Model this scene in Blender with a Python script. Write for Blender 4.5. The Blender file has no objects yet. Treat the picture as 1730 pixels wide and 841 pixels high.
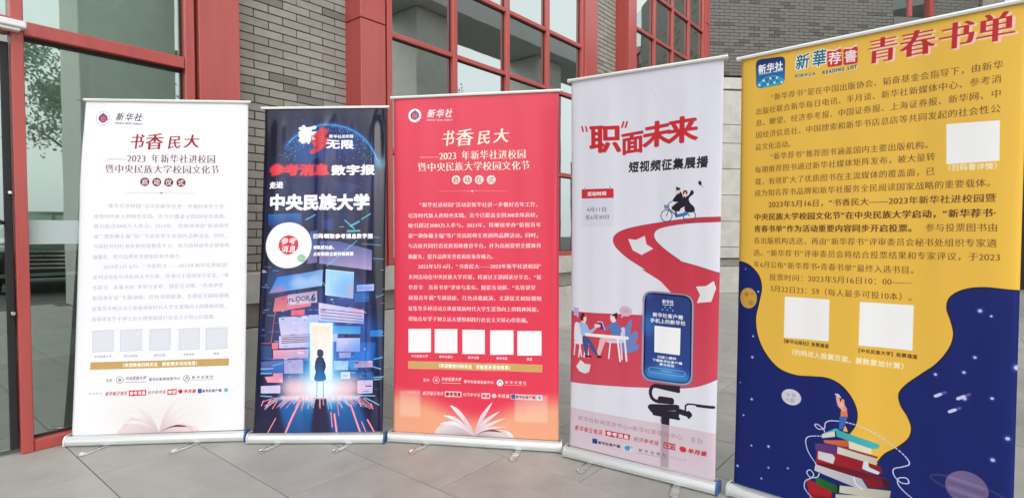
import bpy, bmesh, math, random
import numpy as np
from mathutils import Vector, Matrix

random.seed(7)
rng = np.random.default_rng(11)
SC = bpy.context.scene
COL = SC.collection
R = math.radians

# ------------------------------------------------------------------ camera
cam_d = bpy.data.cameras.new('camera')
cam = bpy.data.objects.new('camera', cam_d); COL.objects.link(cam)
cam.location = (0, 0, 1.25)
cam.rotation_euler = (R(90) - 0.030, 0, 0)
cam_d.sensor_width = 36.0
cam_d.lens = 36.0 * 935.0 / 1730.0
cam_d.clip_start = 0.05
cam_d.clip_end = 1000
SC.camera = cam

# ------------------------------------------------------------------ sky, sun, exposure
SUN_EL, SUN_AZ = R(42), R(168)          # azimuth clockwise from +Y: high behind the camera, to the right
world = bpy.data.worlds.new('World'); SC.world = world; world.use_nodes = True
wn, wl = world.node_tree.nodes, world.node_tree.links
wn.clear()
wo = wn.new('ShaderNodeOutputWorld'); wb = wn.new('ShaderNodeBackground')
sky = wn.new('ShaderNodeTexSky'); sky.sky_type = 'NISHITA'; sky.sun_disc = False
sky.sun_elevation = SUN_EL; sky.sun_rotation = SUN_AZ
sky.dust_density = 6.0; sky.ozone_density = 1.0; sky.air_density = 1.2
hs = wn.new('ShaderNodeHueSaturation'); hs.inputs['Saturation'].default_value = 0.25
hs.inputs['Value'].default_value = 1.0
wl.new(sky.outputs[0], hs.inputs['Color'])
cloud = wn.new('ShaderNodeMix'); cloud.data_type = 'RGBA'; cloud.inputs[0].default_value = 0.6
cloud.inputs[7].default_value = (7.0, 7.3, 7.6, 1)      # even cloud cover over the blue
wl.new(hs.outputs[0], cloud.inputs[6]); wl.new(cloud.outputs[2], wb.inputs[0])
wb.inputs[1].default_value = 0.15
wl.new(wb.outputs[0], wo.inputs[0])
sun_d = bpy.data.lights.new('sun', 'SUN'); sun_d.energy = 0.8; sun_d.angle = R(45); sun_d.color = (1, 0.97, 0.93)
sun = bpy.data.objects.new('sun', sun_d); COL.objects.link(sun)
sd = Vector((math.sin(SUN_AZ) * math.cos(SUN_EL), math.cos(SUN_AZ) * math.cos(SUN_EL), math.sin(SUN_EL)))
sun.rotation_euler = (-sd).to_track_quat('-Z', 'Y').to_euler()
sun.location = sd * 30
vs = SC.view_settings
SC.display_settings.display_device = 'sRGB'
vs.view_transform = 'Standard'; vs.look = 'None'; vs.exposure = 0.68; vs.gamma = 1.0
vs.use_curve_mapping = False

# ------------------------------------------------------------------ materials
def lin(c):
    return tuple(((v / 255.0) / 12.92 if v / 255.0 <= 0.04045 else ((v / 255.0 + 0.055) / 1.055) ** 2.4) for v in c)

def mat(name, col, rough=0.6, metal=0.0, noise=0.0, nscale=6.0, bump=0.0, bscale=60.0, spec=0.5, coat=0.0,
        stain=0.0, rnd=0.0, streak=None):
    m = bpy.data.materials.new(name); m.use_nodes = True
    nt = m.node_tree; N, L = nt.nodes, nt.links
    b = N['Principled BSDF']
    c = tuple(col) + (1,)
    b.inputs['Base Color'].default_value = c
    b.inputs['Roughness'].default_value = rough
    b.inputs['Metallic'].default_value = metal
    b.inputs['Specular IOR Level'].default_value = spec
    b.inputs['Coat Weight'].default_value = coat
    b.inputs['Coat Roughness'].default_value = 0.15
    tc = N.new('ShaderNodeTexCoord')
    src = None
    if noise > 0:
        oi_ = N.new('ShaderNodeObjectInfo'); av = N.new('ShaderNodeVectorMath'); av.operation = 'ADD'   # no two pieces share a grain
        L.new(tc.outputs['Object'], av.inputs[0]); L.new(oi_.outputs['Location'], av.inputs[1])
        mp = N.new('ShaderNodeMapping'); L.new(av.outputs[0], mp.inputs[0])
        if streak: mp.inputs['Scale'].default_value = streak
        n = N.new('ShaderNodeTexNoise'); n.inputs['Scale'].default_value = nscale
        n.inputs['Detail'].default_value = 7; n.inputs['Roughness'].default_value = 0.62
        L.new(mp.outputs[0], n.inputs['Vector'])
        r = N.new('ShaderNodeMapRange'); r.inputs['From Min'].default_value = 0.3; r.inputs['From Max'].default_value = 0.7
        r.inputs['To Min'].default_value = 1 - noise; r.inputs['To Max'].default_value = 1 + noise
        L.new(n.outputs[0], r.inputs[0])
        mx = N.new('ShaderNodeVectorMath'); mx.operation = 'SCALE'
        mx.inputs[0].default_value = tuple(col); L.new(r.outputs[0], mx.inputs['Scale'])
        src = mx.outputs[0]
        if stain > 0:
            n3 = N.new('ShaderNodeTexNoise'); n3.inputs['Scale'].default_value = 1.7; n3.inputs['Detail'].default_value = 9; n3.inputs['Roughness'].default_value = 0.7
            L.new(mp.outputs[0], n3.inputs['Vector'])
            r3 = N.new('ShaderNodeMapRange'); r3.inputs['From Min'].default_value = 0.52; r3.inputs['From Max'].default_value = 0.72
            r3.inputs['To Min'].default_value = 1.0; r3.inputs['To Max'].default_value = 1 - stain; L.new(n3.outputs[0], r3.inputs[0])
            m3 = N.new('ShaderNodeVectorMath'); m3.operation = 'SCALE'; L.new(src, m3.inputs[0]); L.new(r3.outputs[0], m3.inputs['Scale']); src = m3.outputs[0]
        rr = N.new('ShaderNodeMapRange'); rr.inputs['From Min'].default_value = 0.3; rr.inputs['From Max'].default_value = 0.7
        rr.inputs['To Min'].default_value = max(0.03, rough - 0.08); rr.inputs['To Max'].default_value = min(1, rough + 0.08)
        L.new(n.outputs[0], rr.inputs[0]); L.new(rr.outputs[0], b.inputs['Roughness'])
    if rnd > 0:
        oi = N.new('ShaderNodeObjectInfo')
        r2 = N.new('ShaderNodeMapRange'); r2.inputs['To Min'].default_value = 1 - rnd; r2.inputs['To Max'].default_value = 1 + rnd
        L.new(oi.outputs['Random'], r2.inputs[0])
        m2 = N.new('ShaderNodeVectorMath'); m2.operation = 'SCALE'
        if src: L.new(src, m2.inputs[0])
        else: m2.inputs[0].default_value = tuple(col)
        L.new(r2.outputs[0], m2.inputs['Scale']); src = m2.outputs[0]
    if src: L.new(src, b.inputs['Base Color'])
    if bump > 0:
        n2 = N.new('ShaderNodeTexNoise'); n2.inputs['Scale'].default_value = bscale; n2.inputs['Detail'].default_value = 6
        L.new(tc.outputs['Object'], n2.inputs['Vector'])
        bp = N.new('ShaderNodeBump'); bp.inputs['Strength'].default_value = 1.0; bp.inputs['Distance'].default_value = bump
        L.new(n2.outputs[0], bp.inputs['Height']); L.new(bp.outputs[0], b.inputs['Normal'])
    return m

M = {}
M['brick'] = mat('brick_grey', (0.30, 0.288, 0.252), 0.85, noise=0.10, nscale=25, bump=0.002, bscale=90, rnd=0.11, stain=0.18)
M['brick_dark'] = mat('brick_dark_grey', (0.19, 0.182, 0.158), 0.85, noise=0.12, nscale=25, bump=0.0015, bscale=120, rnd=0.08)
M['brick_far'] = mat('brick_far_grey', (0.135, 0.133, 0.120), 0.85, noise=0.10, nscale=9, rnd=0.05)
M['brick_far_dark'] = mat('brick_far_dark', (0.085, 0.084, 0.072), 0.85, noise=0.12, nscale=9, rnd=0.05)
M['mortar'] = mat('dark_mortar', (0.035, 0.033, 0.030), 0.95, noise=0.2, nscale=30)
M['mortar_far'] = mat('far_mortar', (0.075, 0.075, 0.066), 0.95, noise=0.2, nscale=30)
M['granite'] = mat('light_granite', (0.48, 0.47, 0.43), 0.7, noise=0.13, nscale=5, bump=0.0008, bscale=300, rnd=0.05, stain=0.15)
M['granite_dark'] = mat('darker_granite', (0.25, 0.235, 0.20), 0.75, noise=0.22, nscale=9, bump=0.001, bscale=200, rnd=0.06)  # darker, more mottled granite for the set back courses and a pilaster
M['gap'] = mat('shadow_joint', (0.03, 0.03, 0.028), 0.9)
M['tile'] = mat('paving_stone', (0.33, 0.325, 0.30), 0.5, noise=0.15, nscale=3.2, bump=0.0006, bscale=250, rnd=0.06, stain=0.22, spec=0.45)
M['grout'] = mat('grout', (0.10, 0.092, 0.08), 0.9, noise=0.15, nscale=12)
M['red'] = mat('red_powder_coat', (0.42, 0.068, 0.058), 0.40, noise=0.09, nscale=3, spec=0.55, coat=0.4, streak=(5, 5, 0.5), stain=0.12)
M['red_shaded'] = mat('red_frame_shade', (0.36, 0.045, 0.035), 0.45, noise=0.05, nscale=3)  # darker copy of the red coat, shade put into the colour
M['rubber'] = mat('black_gasket', (0.012, 0.012, 0.013), 0.6)
M['chrome'] = mat('chrome', (0.82, 0.82, 0.80), 0.12, metal=1.0)
M['alu'] = mat('brushed_aluminium', (0.62, 0.64, 0.635), 0.26, metal=0.5)
M['foot'] = mat('polished_foot', (0.62, 0.62, 0.60), 0.10, metal=1.0)
M['alu_white'] = mat('silver_white_rail', (0.80, 0.80, 0.77), 0.35, metal=0.35)
M['blue_cap'] = mat('blue_plastic_cap', (0.02, 0.10, 0.28), 0.35)
M['black'] = mat('black_plastic', (0.015, 0.015, 0.017), 0.4)
M['int_wall'] = mat('interior_wall', (0.58, 0.64, 0.60), 0.8, noise=0.06, nscale=1.5)
M['int_dark'] = mat('interior_dark', (0.05, 0.06, 0.055), 0.8, noise=0.1, nscale=2)
M['int_maroon'] = mat('interior_maroon', (0.035, 0.006, 0.008), 0.5)
M['int_floor'] = mat('interior_floor', (0.30, 0.31, 0.29), 0.35, noise=0.06, nscale=2)
M['soffit'] = mat('soffit_panel', (0.42, 0.43, 0.42), 0.7, noise=0.04, nscale=1)
M['pier'] = mat('pier_stone', (0.50, 0.50, 0.47), 0.7, noise=0.08, nscale=3)
M['asphalt'] = mat('asphalt', (0.055, 0.055, 0.056), 0.85, noise=0.15, nscale=8)
M['bark'] = mat('bark', (0.09, 0.07, 0.05), 0.9, noise=0.3, nscale=12, bump=0.01, bscale=20)
M['leaf'] = mat('foliage', (0.12, 0.16, 0.06), 0.6, noise=0.35, nscale=2.5)
M['car_paint'] = mat('dark_car_paint', (0.008, 0.010, 0.016), 0.2, coat=0.8)
M['tyre'] = mat('tyre', (0.015, 0.015, 0.015), 0.8)
M['lamp_glass'] = mat('headlamp_glass', (0.75, 0.78, 0.8), 0.15)
M['lamp'] = mat('lit_lamp', (0.9, 0.9, 0.9), 0.5)
M['lamp'].node_tree.nodes['Principled BSDF'].inputs['Emission Color'].default_value = (1, 1, 1, 1)
M['lamp'].node_tree.nodes['Principled BSDF'].inputs['Emission Strength'].default_value = 2.5
M['back'] = mat('banner_back', (0.62, 0.62, 0.62), 0.6)
M['curtain'] = mat('pale_blind', (0.75, 0.77, 0.75), 0.7, noise=0.05, nscale=3)

def glass(name, tint, refl, ior=1.55):
    m = bpy.data.materials.new(name); m.use_nodes = True
    N, L = m.node_tree.nodes, m.node_tree.links; N.clear()
    out = N.new('ShaderNodeOutputMaterial'); mx = N.new('ShaderNodeMixShader')
    tr = N.new('ShaderNodeBsdfTransparent'); tr.inputs[0].default_value = tint + (1,)
    gl = N.new('ShaderNodeBsdfGlossy'); gl.inputs['Roughness'].default_value = 0.012
    gl.inputs['Color'].default_value = (0.92, 1.0, 0.96, 1)
    fr = N.new('ShaderNodeFresnel'); fr.inputs['IOR'].default_value = ior
    ad = N.new('ShaderNodeMath'); ad.operation = 'ADD'; ad.use_clamp = True; ad.inputs[1].default_value = refl
    tc = N.new('ShaderNodeTexCoord'); nz = N.new('ShaderNodeTexNoise'); nz.inputs['Scale'].default_value = 1.3
    L.new(tc.outputs['Object'], nz.inputs['Vector'])
    bp = N.new('ShaderNodeBump'); bp.inputs['Distance'].default_value = 0.0015; bp.inputs['Strength'].default_value = 0.4
    L.new(nz.outputs[0], bp.inputs['Height']); L.new(bp.outputs[0], gl.inputs['Normal'])
    L.new(fr.outputs[0], ad.inputs[0]); L.new(ad.outputs[0], mx.inputs[0])
    L.new(tr.outputs[0], mx.inputs[1]); L.new(gl.outputs[0], mx.inputs[2]); L.new(mx.outputs[0], out.inputs[0])
    return m
M['glass'] = glass('green_tinted_glass', (0.50, 0.60, 0.54), 0.50)
M['glass_door'] = glass('door_glass', (0.58, 0.70, 0.63), 0.28)
M['frost'] = mat('frosted_film', (0.42, 0.50, 0.49), 0.5)

# ------------------------------------------------------------------ object helpers
def link(name, data, parent=None, loc=None, rot=None):
    o = bpy.data.objects.new(name, data); COL.objects.link(o)
    if parent is not None: o.parent = parent
    if loc is not None: o.location = loc
    if rot is not None: o.rotation_euler = rot
    return o

def tag(o, label=None, cat=None, group=None, kind=None):
    if label: o['label'] = label
    if cat: o['category'] = cat
    if group: o['group'] = group
    if kind: o['kind'] = kind
    return o

def mesh_from(name, verts, faces, mats, midx=None, smooth=False):
    me = bpy.data.meshes.new(name)
    me.from_pydata([tuple(v) for v in verts], [], faces)
    for m in (mats if isinstance(mats, (list, tuple)) else [mats]): me.materials.append(m)
    if midx is not None: me.polygons.foreach_set('material_index', midx)
    if smooth: me.polygons.foreach_set('use_smooth', [True] * len(me.polygons))
    me.update()
    return me

class MB:
    """collects shapes of one part, then links them as one mesh"""
    def __init__(s): s.bm = bmesh.new()
    def box(s, x0, x1, y0, y1, z0, z1, bev=0.0, seg=1, mi=0):
        b = bmesh.new()
        r = bmesh.ops.create_cube(b, size=1)
        for v in b.verts:
            v.co = Vector(((x0 + x1) / 2 + v.co.x * (x1 - x0), (y0 + y1) / 2 + v.co.y * (y1 - y0), (z0 + z1) / 2 + v.co.z * (z1 - z0)))
        if bev > 0: bmesh.ops.bevel(b, geom=b.edges[:], offset=bev, segments=seg, affect='EDGES', profile=0.5)
        for f in b.faces: f.material_index = mi
        s._merge(b); return s
    def _merge(s, b):
        vm = [s.bm.verts.new(v.co) for v in b.verts]
        b.verts.index_update()
        for f in b.faces:
            nf = s.bm.faces.new([vm[v.index] for v in f.verts]); nf.material_index = f.material_index; nf.smooth = f.smooth
        b.free()
    def prism(s, prof, x0, x1, smooth=False, mi=0):
        """profile of (y,z) points swept along x"""
        a = [s.bm.verts.new((x0, p[0], p[1])) for p in prof]; c = [s.bm.verts.new((x1, p[0], p[1])) for p in prof]
        n = len(prof)
        for i in range(n):
            f = s.bm.faces.new((a[i], a[(i + 1) % n], c[(i + 1) % n], c[i])); f.smooth = smooth; f.material_index = mi
        s.bm.faces.new(a[::-1]).material_index = mi; s.bm.faces.new(c).material_index = mi
        return s
    def plate(s, prof, z0, z1, mi=0):
        a = [s.bm.verts.new((p[0], p[1], z0)) for p in prof]; c = [s.bm.verts.new((p[0], p[1], z1)) for p in prof]
        n = len(prof)
        for i in range(n): s.bm.faces.new((a[i], a[(i + 1) % n], c[(i + 1) % n], c[i])).material_index = mi
        s.bm.faces.new(a[::-1]).material_index = mi; s.bm.faces.new(c).material_index = mi
        return s
    def cyl(s, p0, p1, r0, r1=None, n=12, mi=0, smooth=True):
        p0, p1 = Vector(p0), Vector(p1); r1 = r0 if r1 is None else r1
        d = (p1 - p0).normalized(); q = d.to_track_quat('Z', 'Y')
        ra = [s.bm.verts.new(p0 + q @ Vector((math.cos(2 * math.pi * i / n) * r0, math.sin(2 * math.pi * i / n) * r0, 0))) for i in range(n)]
        rb = [s.bm.verts.new(p1 + q @ Vector((math.cos(2 * math.pi * i / n) * r1, math.sin(2 * math.pi * i / n) * r1, 0))) for i in range(n)]
        for i in range(n):
            f = s.bm.faces.new((ra[i], ra[(i + 1) % n], rb[(i + 1) % n], rb[i])); f.smooth = smooth; f.material_index = mi
        s.bm.faces.new(ra[::-1]).material_index = mi; s.bm.faces.new(rb).material_index = mi
        return s
    def tube(s, pts, r, n=8, mi=0):
        for a, b in zip(pts[:-1], pts[1:]): s.cyl(a, b, r, n=n, mi=mi)
        return s
    def build(s, name, m, parent=None, loc=None, rot=None):
        bmesh.ops.recalc_face_normals(s.bm, faces=s.bm.faces[:])
        me = bpy.data.meshes.new(name); s.bm.to_mesh(me); s.bm.free()
        for q in (m if isinstance(m, (list, tuple)) else [m]): me.materials.append(q)
        return link(name, me, parent, loc, rot)
    def mesh(s, name, m):
        bmesh.ops.recalc_face_normals(s.bm, faces=s.bm.faces[:])
        me = bpy.data.meshes.new(name); s.bm.to_mesh(me); s.bm.free()
        for q in (m if isinstance(m, (list, tuple)) else [m]): me.materials.append(q)
        return me

# ------------------------------------------------------------------ the facade's own frame: x along the wall, -y towards the square, z up
P0 = Vector((-2.768, 3.086, 0.0)); TH = R(50.6)
UX = Vector((math.cos(TH), math.sin(TH), 0)); NY = Vector((math.sin(TH), -math.cos(TH), 0))
def fac(s, d, z=0.0): return P0 + UX * s + NY * d + Vector((0, 0, z))

# ------------------------------------------------------------------ ground
g = mesh_from('ground', [(-150, -150, -0.03), (150, -150, -0.03), (150, 150, -0.03), (-150, 150, -0.03)], [(0, 1, 2, 3)], M['asphalt'])
tag(link('ground', g), kind='structure')
pav = link('pavement', None, None, P0, (0, 0, TH)); tag(pav, kind='structure')
MB().box(-4.0, 20.0, -8.7, 3.0, -0.12, -0.006).build('pavement_bed', M['grout'], pav)
TW, TL = 0.505, 1.0
tile_me = []
for k in range(4):
    m_ = MB(); m_.box(0.0022, TW - 0.0022, -TL + 0.0022, -0.0022, -0.03, 0.0, bev=0.0016)
    tile_me.append(m_.mesh('paving_stone', M['tile']))
cols = range(-6, 22); off = {0: 0.63, 1: 0.64, 2: 0.13, 3: 0.62, 4: 0.10}
for c in cols:
    s0 = 0.19 + (c) * TW
    o_ = off.get(c, (0.13 if c % 2 == 0 else 0.62)) - 1.0
    for r_ in range(0, 7):
        d0 = o_ + r_ * TL
        if d0 > 5.6 or c < -4 and r_ > 4: continue
        t = link('paving_stone', tile_me[random.randrange(4)], pav, (s0, -d0, random.uniform(-0.0006, 0.0006)))
# beyond the reach of single stones the paving goes on as one sheet with its own joints
far = MB()
for c in range(-6, 38):
    for r_ in range(0, 9):
        d0 = (0.13 if c % 2 == 0 else 0.62) - 1.0 + r_ * TL
        if c < 22 and c >= -4 and d0 <= 5.6 or c < -3 and r_ <= 4 and c >= -6: continue
        if d0 > 7.4: continue
        far.box(0.19 + c * TW + 0.0022, 0.19 + (c + 1) * TW - 0.0022, -d0 - TL + 0.0022, -d0 - 0.0022, -0.03, 0.0)
fo = far.build('far_paving', M['tile'], pav); tag(fo, kind='stuff')

# ------------------------------------------------------------------ building
bld = link('building', None, None, P0, (0, 0, TH))
tag(bld, 'grey brick building with red framed windows, glass door and stone base behind the banners', 'building')

def brick_wall(name, parent, s0, s1, z0, z1, ydepth, L_, Hc, joint, mats_n, mats_d, mortar, dark_p, lim=10**9, back=0.12, phase=0.0, proud=0.012, zlim=None, loc=None, rot=None, darks=None):
    w = MB().box(s0, s1, ydepth + proud, ydepth + back, z0, z1).build(name, mortar, parent, loc, rot)
    cache = {}
    rest = MB(); nrest = 0; cnt = 0
    nrow = int((z1 - z0) / Hc)
    for r_ in range(nrow):
        z = z0 + r_ * Hc
        x = s0 - (phase + (0.5 * L_ if r_ % 2 else 0)) % L_
        k = 0
        while x < s1:
            a, b = max(x, s0) + joint / 2, min(x + L_, s1) - joint / 2
            if b - a > 0.02:
                dk = (((r_ * 7 + k * 3) % 11) == 0 and (r_ % 2 == 0)) if dark_p == 'grid' else random.random() < dark_p
                single = cnt < lim and (zlim is None or z >= zlim)
                j = random.uniform(-0.0015, 0.0015)
                if single:
                    key = (round(b - a, 3), dk)
                    if key not in cache:
                        cache[key] = MB().box(0, b - a, 0, proud + 0.01, 0, Hc - joint, bev=0.0015).mesh('brick', mats_d if dk else mats_n)
                    link('brick', cache[key], w, (a, ydepth + j, z + joint / 2)); cnt += 1
                else:
                    rest.box(a, b, ydepth + j, ydepth + proud + 0.01, z + joint / 2, z + Hc - joint / 2, mi=1 if dk else 0); nrest += 1
            x += L_; k += 1
    if nrest:
        o = rest.build('brickwork', [mats_n, mats_d], w); tag(o, kind='stuff')
    else: rest.bm.free()
    return w

BR = 0.20     # the brick faces stand this far back from the window frames
brick_wall('brick_wall', bld, 1.235, 2.285, 0.947, 4.2, BR, 0.2385, 0.0655, 0.008, M['brick'], M['brick_dark'], M['mortar'], 0.07, lim=290, phase=0.0214)
brick_wall('brick_wall', bld, 6.20, 7.16, 0.947, 7.0, BR, 0.2385, 0.0655, 0.010, M['brick'], M['brick_dark'], M['mortar'], 0.05, lim=230, zlim=3.6)

# stone base: capping course, set back course with joints, plinth
def granite_run(s0, s1, par, step=0.84, y=0.0):
    n = max(1, round((s1 - s0) / step)); w = (s1 - s0) / n
    for i in range(n):
        a, b = s0 + i * w + 0.002, s0 + (i + 1) * w - 0.002
        MB().box(a, b, y - 0.02, y + 0.40, 0.722, 0.943, bev=0.003).build('granite_slab', M['granite'], par)
        MB().box(a, b, y + 0.02, y + 0.40, 0.542, 0.716, bev=0.003).build('granite_slab', M['granite_dark'], par)
        MB().box(a, b, y - 0.004, y + 0.40, 0.0, 0.533, bev=0.003).build('granite_slab', M['granite'], par)
sb = MB().box(0.98, 10.62, 0.05, 0.45, 0.0, 0.940).build('stone_base', M['gap'], bld)
granite_run(1.235, 10.62, sb)

def red_frame(name, s0, s1, y0, y1, z0, z1, par, bev=0.004, m='red'):
    return MB().box(s0, s1, y0, y1, z0, z1, bev=bev).build(name, M[m], par)

# wide red casings between the openings
for nm, a, b, zt in (('first', 0.965, 1.24, 0.0), ('a', 2.273, 2.535, 0.945), ('b', 5.905, 6.225, 0.945), ('c', 7.155, 7.40, 0.945), ('d', 10.36, 10.60, 0.945)):
    zb = 0.0 if nm == 'first' else 0.945
    prev = zb
    for zz in (3.108, 5.4, 7.0):
        red_frame('column_casing', a, b, -0.03, 0.24, prev, zz - 0.008, bld)
        prev = zz

PH = [0.945, 2.0, 3.06, 3.775, 4.49, 5.21, 6.2, 7.0]
def window(s0, s1, ms, par, label=None):
    """glazed curtain: outer frame, mullions, transoms, panes; all children of one window"""
    w = red_frame('window', s0 - 0.03, s1 + 0.03, -0.01, 0.10, 0.946, 1.005, par, m='red')
    xs = [s0] + ms + [s1]
    hw = 0.033
    red_frame('window_frame', s0 - 0.028, s0 + 0.03, -0.008, 0.10, 1.006, 6.99, w)
    red_frame('window_frame', s1 - 0.03, s1 + 0.028, -0.008, 0.10, 1.006, 6.99, w)
    for x in ms: red_frame('mullion', x - hw, x + hw, -0.006, 0.10, 1.006, 6.99, w)
    for i in range(len(xs) - 1):
        a = xs[i] + (0.031 if i == 0 else hw + 0.001); b = xs[i + 1] - (0.031 if i == len(xs) - 2 else hw + 0.001)
        for z in PH[1:-1]:
            red_frame('transom', a, b, 0.0, 0.10, z - 0.023, z + 0.023, w)
        for z0, z1 in zip(PH[:-1], PH[1:]):
            zb = 1.006 if z0 == PH[0] else z0 + 0.024; zt = z1 - 0.024
            gk = MB()
            gk.box(a, b, 0.034, 0.050, zt - 0.012, zt); gk.box(a, b, 0.034, 0.050, zb, zb + 0.008)
            gk.box(a, a + 0.010, 0.034, 0.050, zb + 0.009, zt - 0.013); gk.box(b - 0.010, b, 0.034, 0.050, zb + 0.009, zt - 0.013)
            gk.build('gasket', M['rubber'], w)
            MB().box(a, b, 0.040, 0.046, zb, zt).build('pane', M['glass'], w)
    return w
window(2.60, 5.88, [3.44, 4.285, 5.07], bld)
window(7.43, 10.33, [8.13, 8.86, 9.60], bld)

# glazed door screen on the left: fixed leaf between red stiles, transom, bottom rail
door = MB().box(0.0, 0.055, -0.012, 0.09, 0.0, 5.6, bev=0.004).build('glazed_screen', M['red'], bld)
red_frame('stile', 0.885, 0.945, -0.010, 0.09, 0.0, 5.6, door)
red_frame('transom', 0.056, 0.884, -0.002, 0.09, 2.352, 2.428, door)
red_frame('bottom_rail', 0.056, 0.884, -0.006, 0.09, 0.0, 0.066, door)
red_frame('transom', 0.056, 0.884, -0.002, 0.09, 3.6, 3.68, door)
for z0, z1 in ((0.067, 2.351), (2.429, 3.599), (3.681, 5.6)):
    gk = MB()
    gk.box(0.056, 0.884, 0.045, 0.065, z1 - 0.022, z1); gk.box(0.056, 0.884, 0.045, 0.065, z0, z0 + 0.012)
    gk.box(0.056, 0.064, 0.045, 0.065, z0 + 0.013, z1 - 0.023); gk.box(0.872, 0.884, 0.045, 0.065, z0 + 0.013, z1 - 0.023)
    gk.build('gasket', M['rubber'], door)
    MB().box(0.057, 0.883, 0.052, 0.060, z0, z1).build('pane', M['glass_door'], door)
fz0, fz1 = (1.182, 1.321)
MB().box(0.065, 0.871, 0.0485, 0.0515, fz0, fz1).build('frosted_strip', M['frost'], door)
MB().box(0.946, 0.964, 0.02, 0.09, 0.0, 5.6).build('shadow_gap', M['rubber'], door)
# the next leaf to the left, a frameless glass door with its closer
leaf = MB().box(-0.040, -0.006, 0.02, 0.06, 0.03, 2.30, bev=0.003).build('door_leaf', M['rubber'], bld)
MB().box(-0.95, -0.041, 0.034, 0.044, 0.03, 2.30).build('pane', M['glass_door'], leaf)
MB().box(-0.95, -0.041, 0.03, 0.05, 2.301, 2.35).build('gap_strip', M['rubber'], leaf)
cl = MB(); cl.box(-0.62, 0.060, -0.075, -0.013, 2.370, 2.408, bev=0.006); cl.box(-0.62, 0.035, -0.060, -0.014, 2.353, 2.370, bev=0.003)
cl.build('door_closer', M['alu_white'], leaf)
hd = MB(); hd.tube([(-0.045, 0.0, 1.30), (-0.085, -0.03, 1.32), (-0.14, -0.035, 1.36)], 0.010); hd.build('pull_handle', M['black'], leaf)
MB().cyl((-0.02, 0.02, 1.47), (-0.02, -0.012, 1.47), 0.008).build('door_bolt', M['chrome'], leaf)
MB().cyl((-0.02, 0.02, 0.80), (-0.02, -0.02, 0.80), 0.010).build('door_bolt', M['chrome'], leaf)
red_frame('transom', -0.95, -0.001, 0.0, 0.09, 2.352, 2.44, door)
MB().box(-0.95, -0.001, 0.052, 0.060, 2.441, 5.6).build('pane', M['glass_door'], door)
red_frame('stile', -1.01, -0.951, -0.012, 0.09, 0.0, 5.6, door)

# parapet above the openings, seen only in reflections and from the side
MB().box(-6, 10.62, -0.02, 0.45, 7.001, 8.6).build('parapet', M['soffit'], bld)
MB().box(-6, -1.02, 0.0, 0.45, 0.0, 7.0).build('wall', M['brick'], bld)
MB().box(-1.0, 0.96, 0.0, 0.35, 5.601, 7.0).build('wall', M['brick'], bld)

# rooms behind the glass
rm = MB().box(-6, 10.6, 0.46, 6.5, -0.11, -0.01).build('room_floor', M['int_floor'], bld)
MB().box(-6, 10.6, 5.0, 5.2, -0.009, 6.9).build('room_wall', M['int_wall'], bld)
MB().box(-6, 1.6, 4.95, 4.997, 0.000, 1.014).build('wainscot', M['int_maroon'], bld)
MB().box(-6, 1.6, 4.93, 4.948, 0.697, 0.737).build('dado_rail', M['curtain'], bld)
MB().box(-6, 10.6, 0.46, 2.4, 3.95, 4.15).build('room_ceiling', M['int_wall'], bld)  # stops short, rooms open above, so sky light reaches the back wall
MB().box(1.55, 1.75, 0.46, 4.99, 0.0, 3.94).build('room_wall', M['int_wall'], bld)
MB().box(6.5, 6.7, 0.46, 4.99, 0.0, 3.94).build('room_wall', M['int_wall'], bld)
for x in (3.3, 4.35, 5.15): MB().box(x, x + 0.32, 1.2, 1.55, 0.0, 3.94).build('room_column', M['int_dark'], bld)
MB().box(1.8, 6.4, 2.0, 2.5, 3.2, 3.94).build('ceiling_beam', M['int_dark'], bld)
MB().box(8.6, 8.9, 1.2, 1.5, 0.0, 6.8).build('room_column', M['int_dark'], bld)
for x, z0_, z1_ in ((7.62, 4.1, 4.9), (7.74, 4.2, 4.95), (8.35, 4.0, 5.0)): MB().box(x, x + 0.05, 0.5, 0.52, z0_, z1_).build('hanging_blind', M['curtain'], bld)
for x, z_ in ((4.08, 3.62), (4.42, 3.66), (3.62, 3.70)): MB().box(x, x + 0.15, 0.14, 0.17, z_, z_ + 0.12, bev=0.01).build('lamp', M['lamp'], bld)

# side wall that closes the court
WBL, WBR = (10.62, 0.0, 0.0), R(5.9) - TH
wb_ = link('wall', None, bld, WBL, (0, 0, WBR))
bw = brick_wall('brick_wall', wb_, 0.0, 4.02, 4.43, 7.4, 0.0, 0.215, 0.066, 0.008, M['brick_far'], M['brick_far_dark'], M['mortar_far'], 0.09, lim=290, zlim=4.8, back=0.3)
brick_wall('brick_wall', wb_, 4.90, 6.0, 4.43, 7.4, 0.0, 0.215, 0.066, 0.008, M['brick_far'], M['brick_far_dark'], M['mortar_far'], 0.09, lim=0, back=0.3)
MB().box(4.03, 4.895, 0.0, 0.3, 4.43, 5.75).build('brick_wall', M['brick_far'], wb_)
fp = MB().box(0, 14, 0.06, 0.30, 0.0, 4.42).build('stone_facing', M['gap'], wb_)
zs = [0.0, 0.552, 0.722, 0.949, 1.473, 2.008, 2.541, 3.061, 3.44, 4.146, 4.385]
for i in range(len(zs) - 1):
    z0, z1 = zs[i], zs[i + 1]
    dy = {0: -0.004, 1: 0.03, 2: -0.02}.get(i, 0.0)
    if i == len(zs) - 2: dy = -0.03
    x = 0.0
    while x < 7.0:
        MB().box(x + 0.003, x + 0.997, dy, 0.28, z0 + 0.005, z1 - (0.018 if i in (1, 8) else 0.005), bev=0.004).build('facing_slab', M['granite_dark'] if i == 1 else M['granite'], fp)
        x += 1.0
wn_ = red_frame('window', 4.03, 4.89, -0.01, 0.06, 6.22, 6.34, wb_, m='red')
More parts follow.
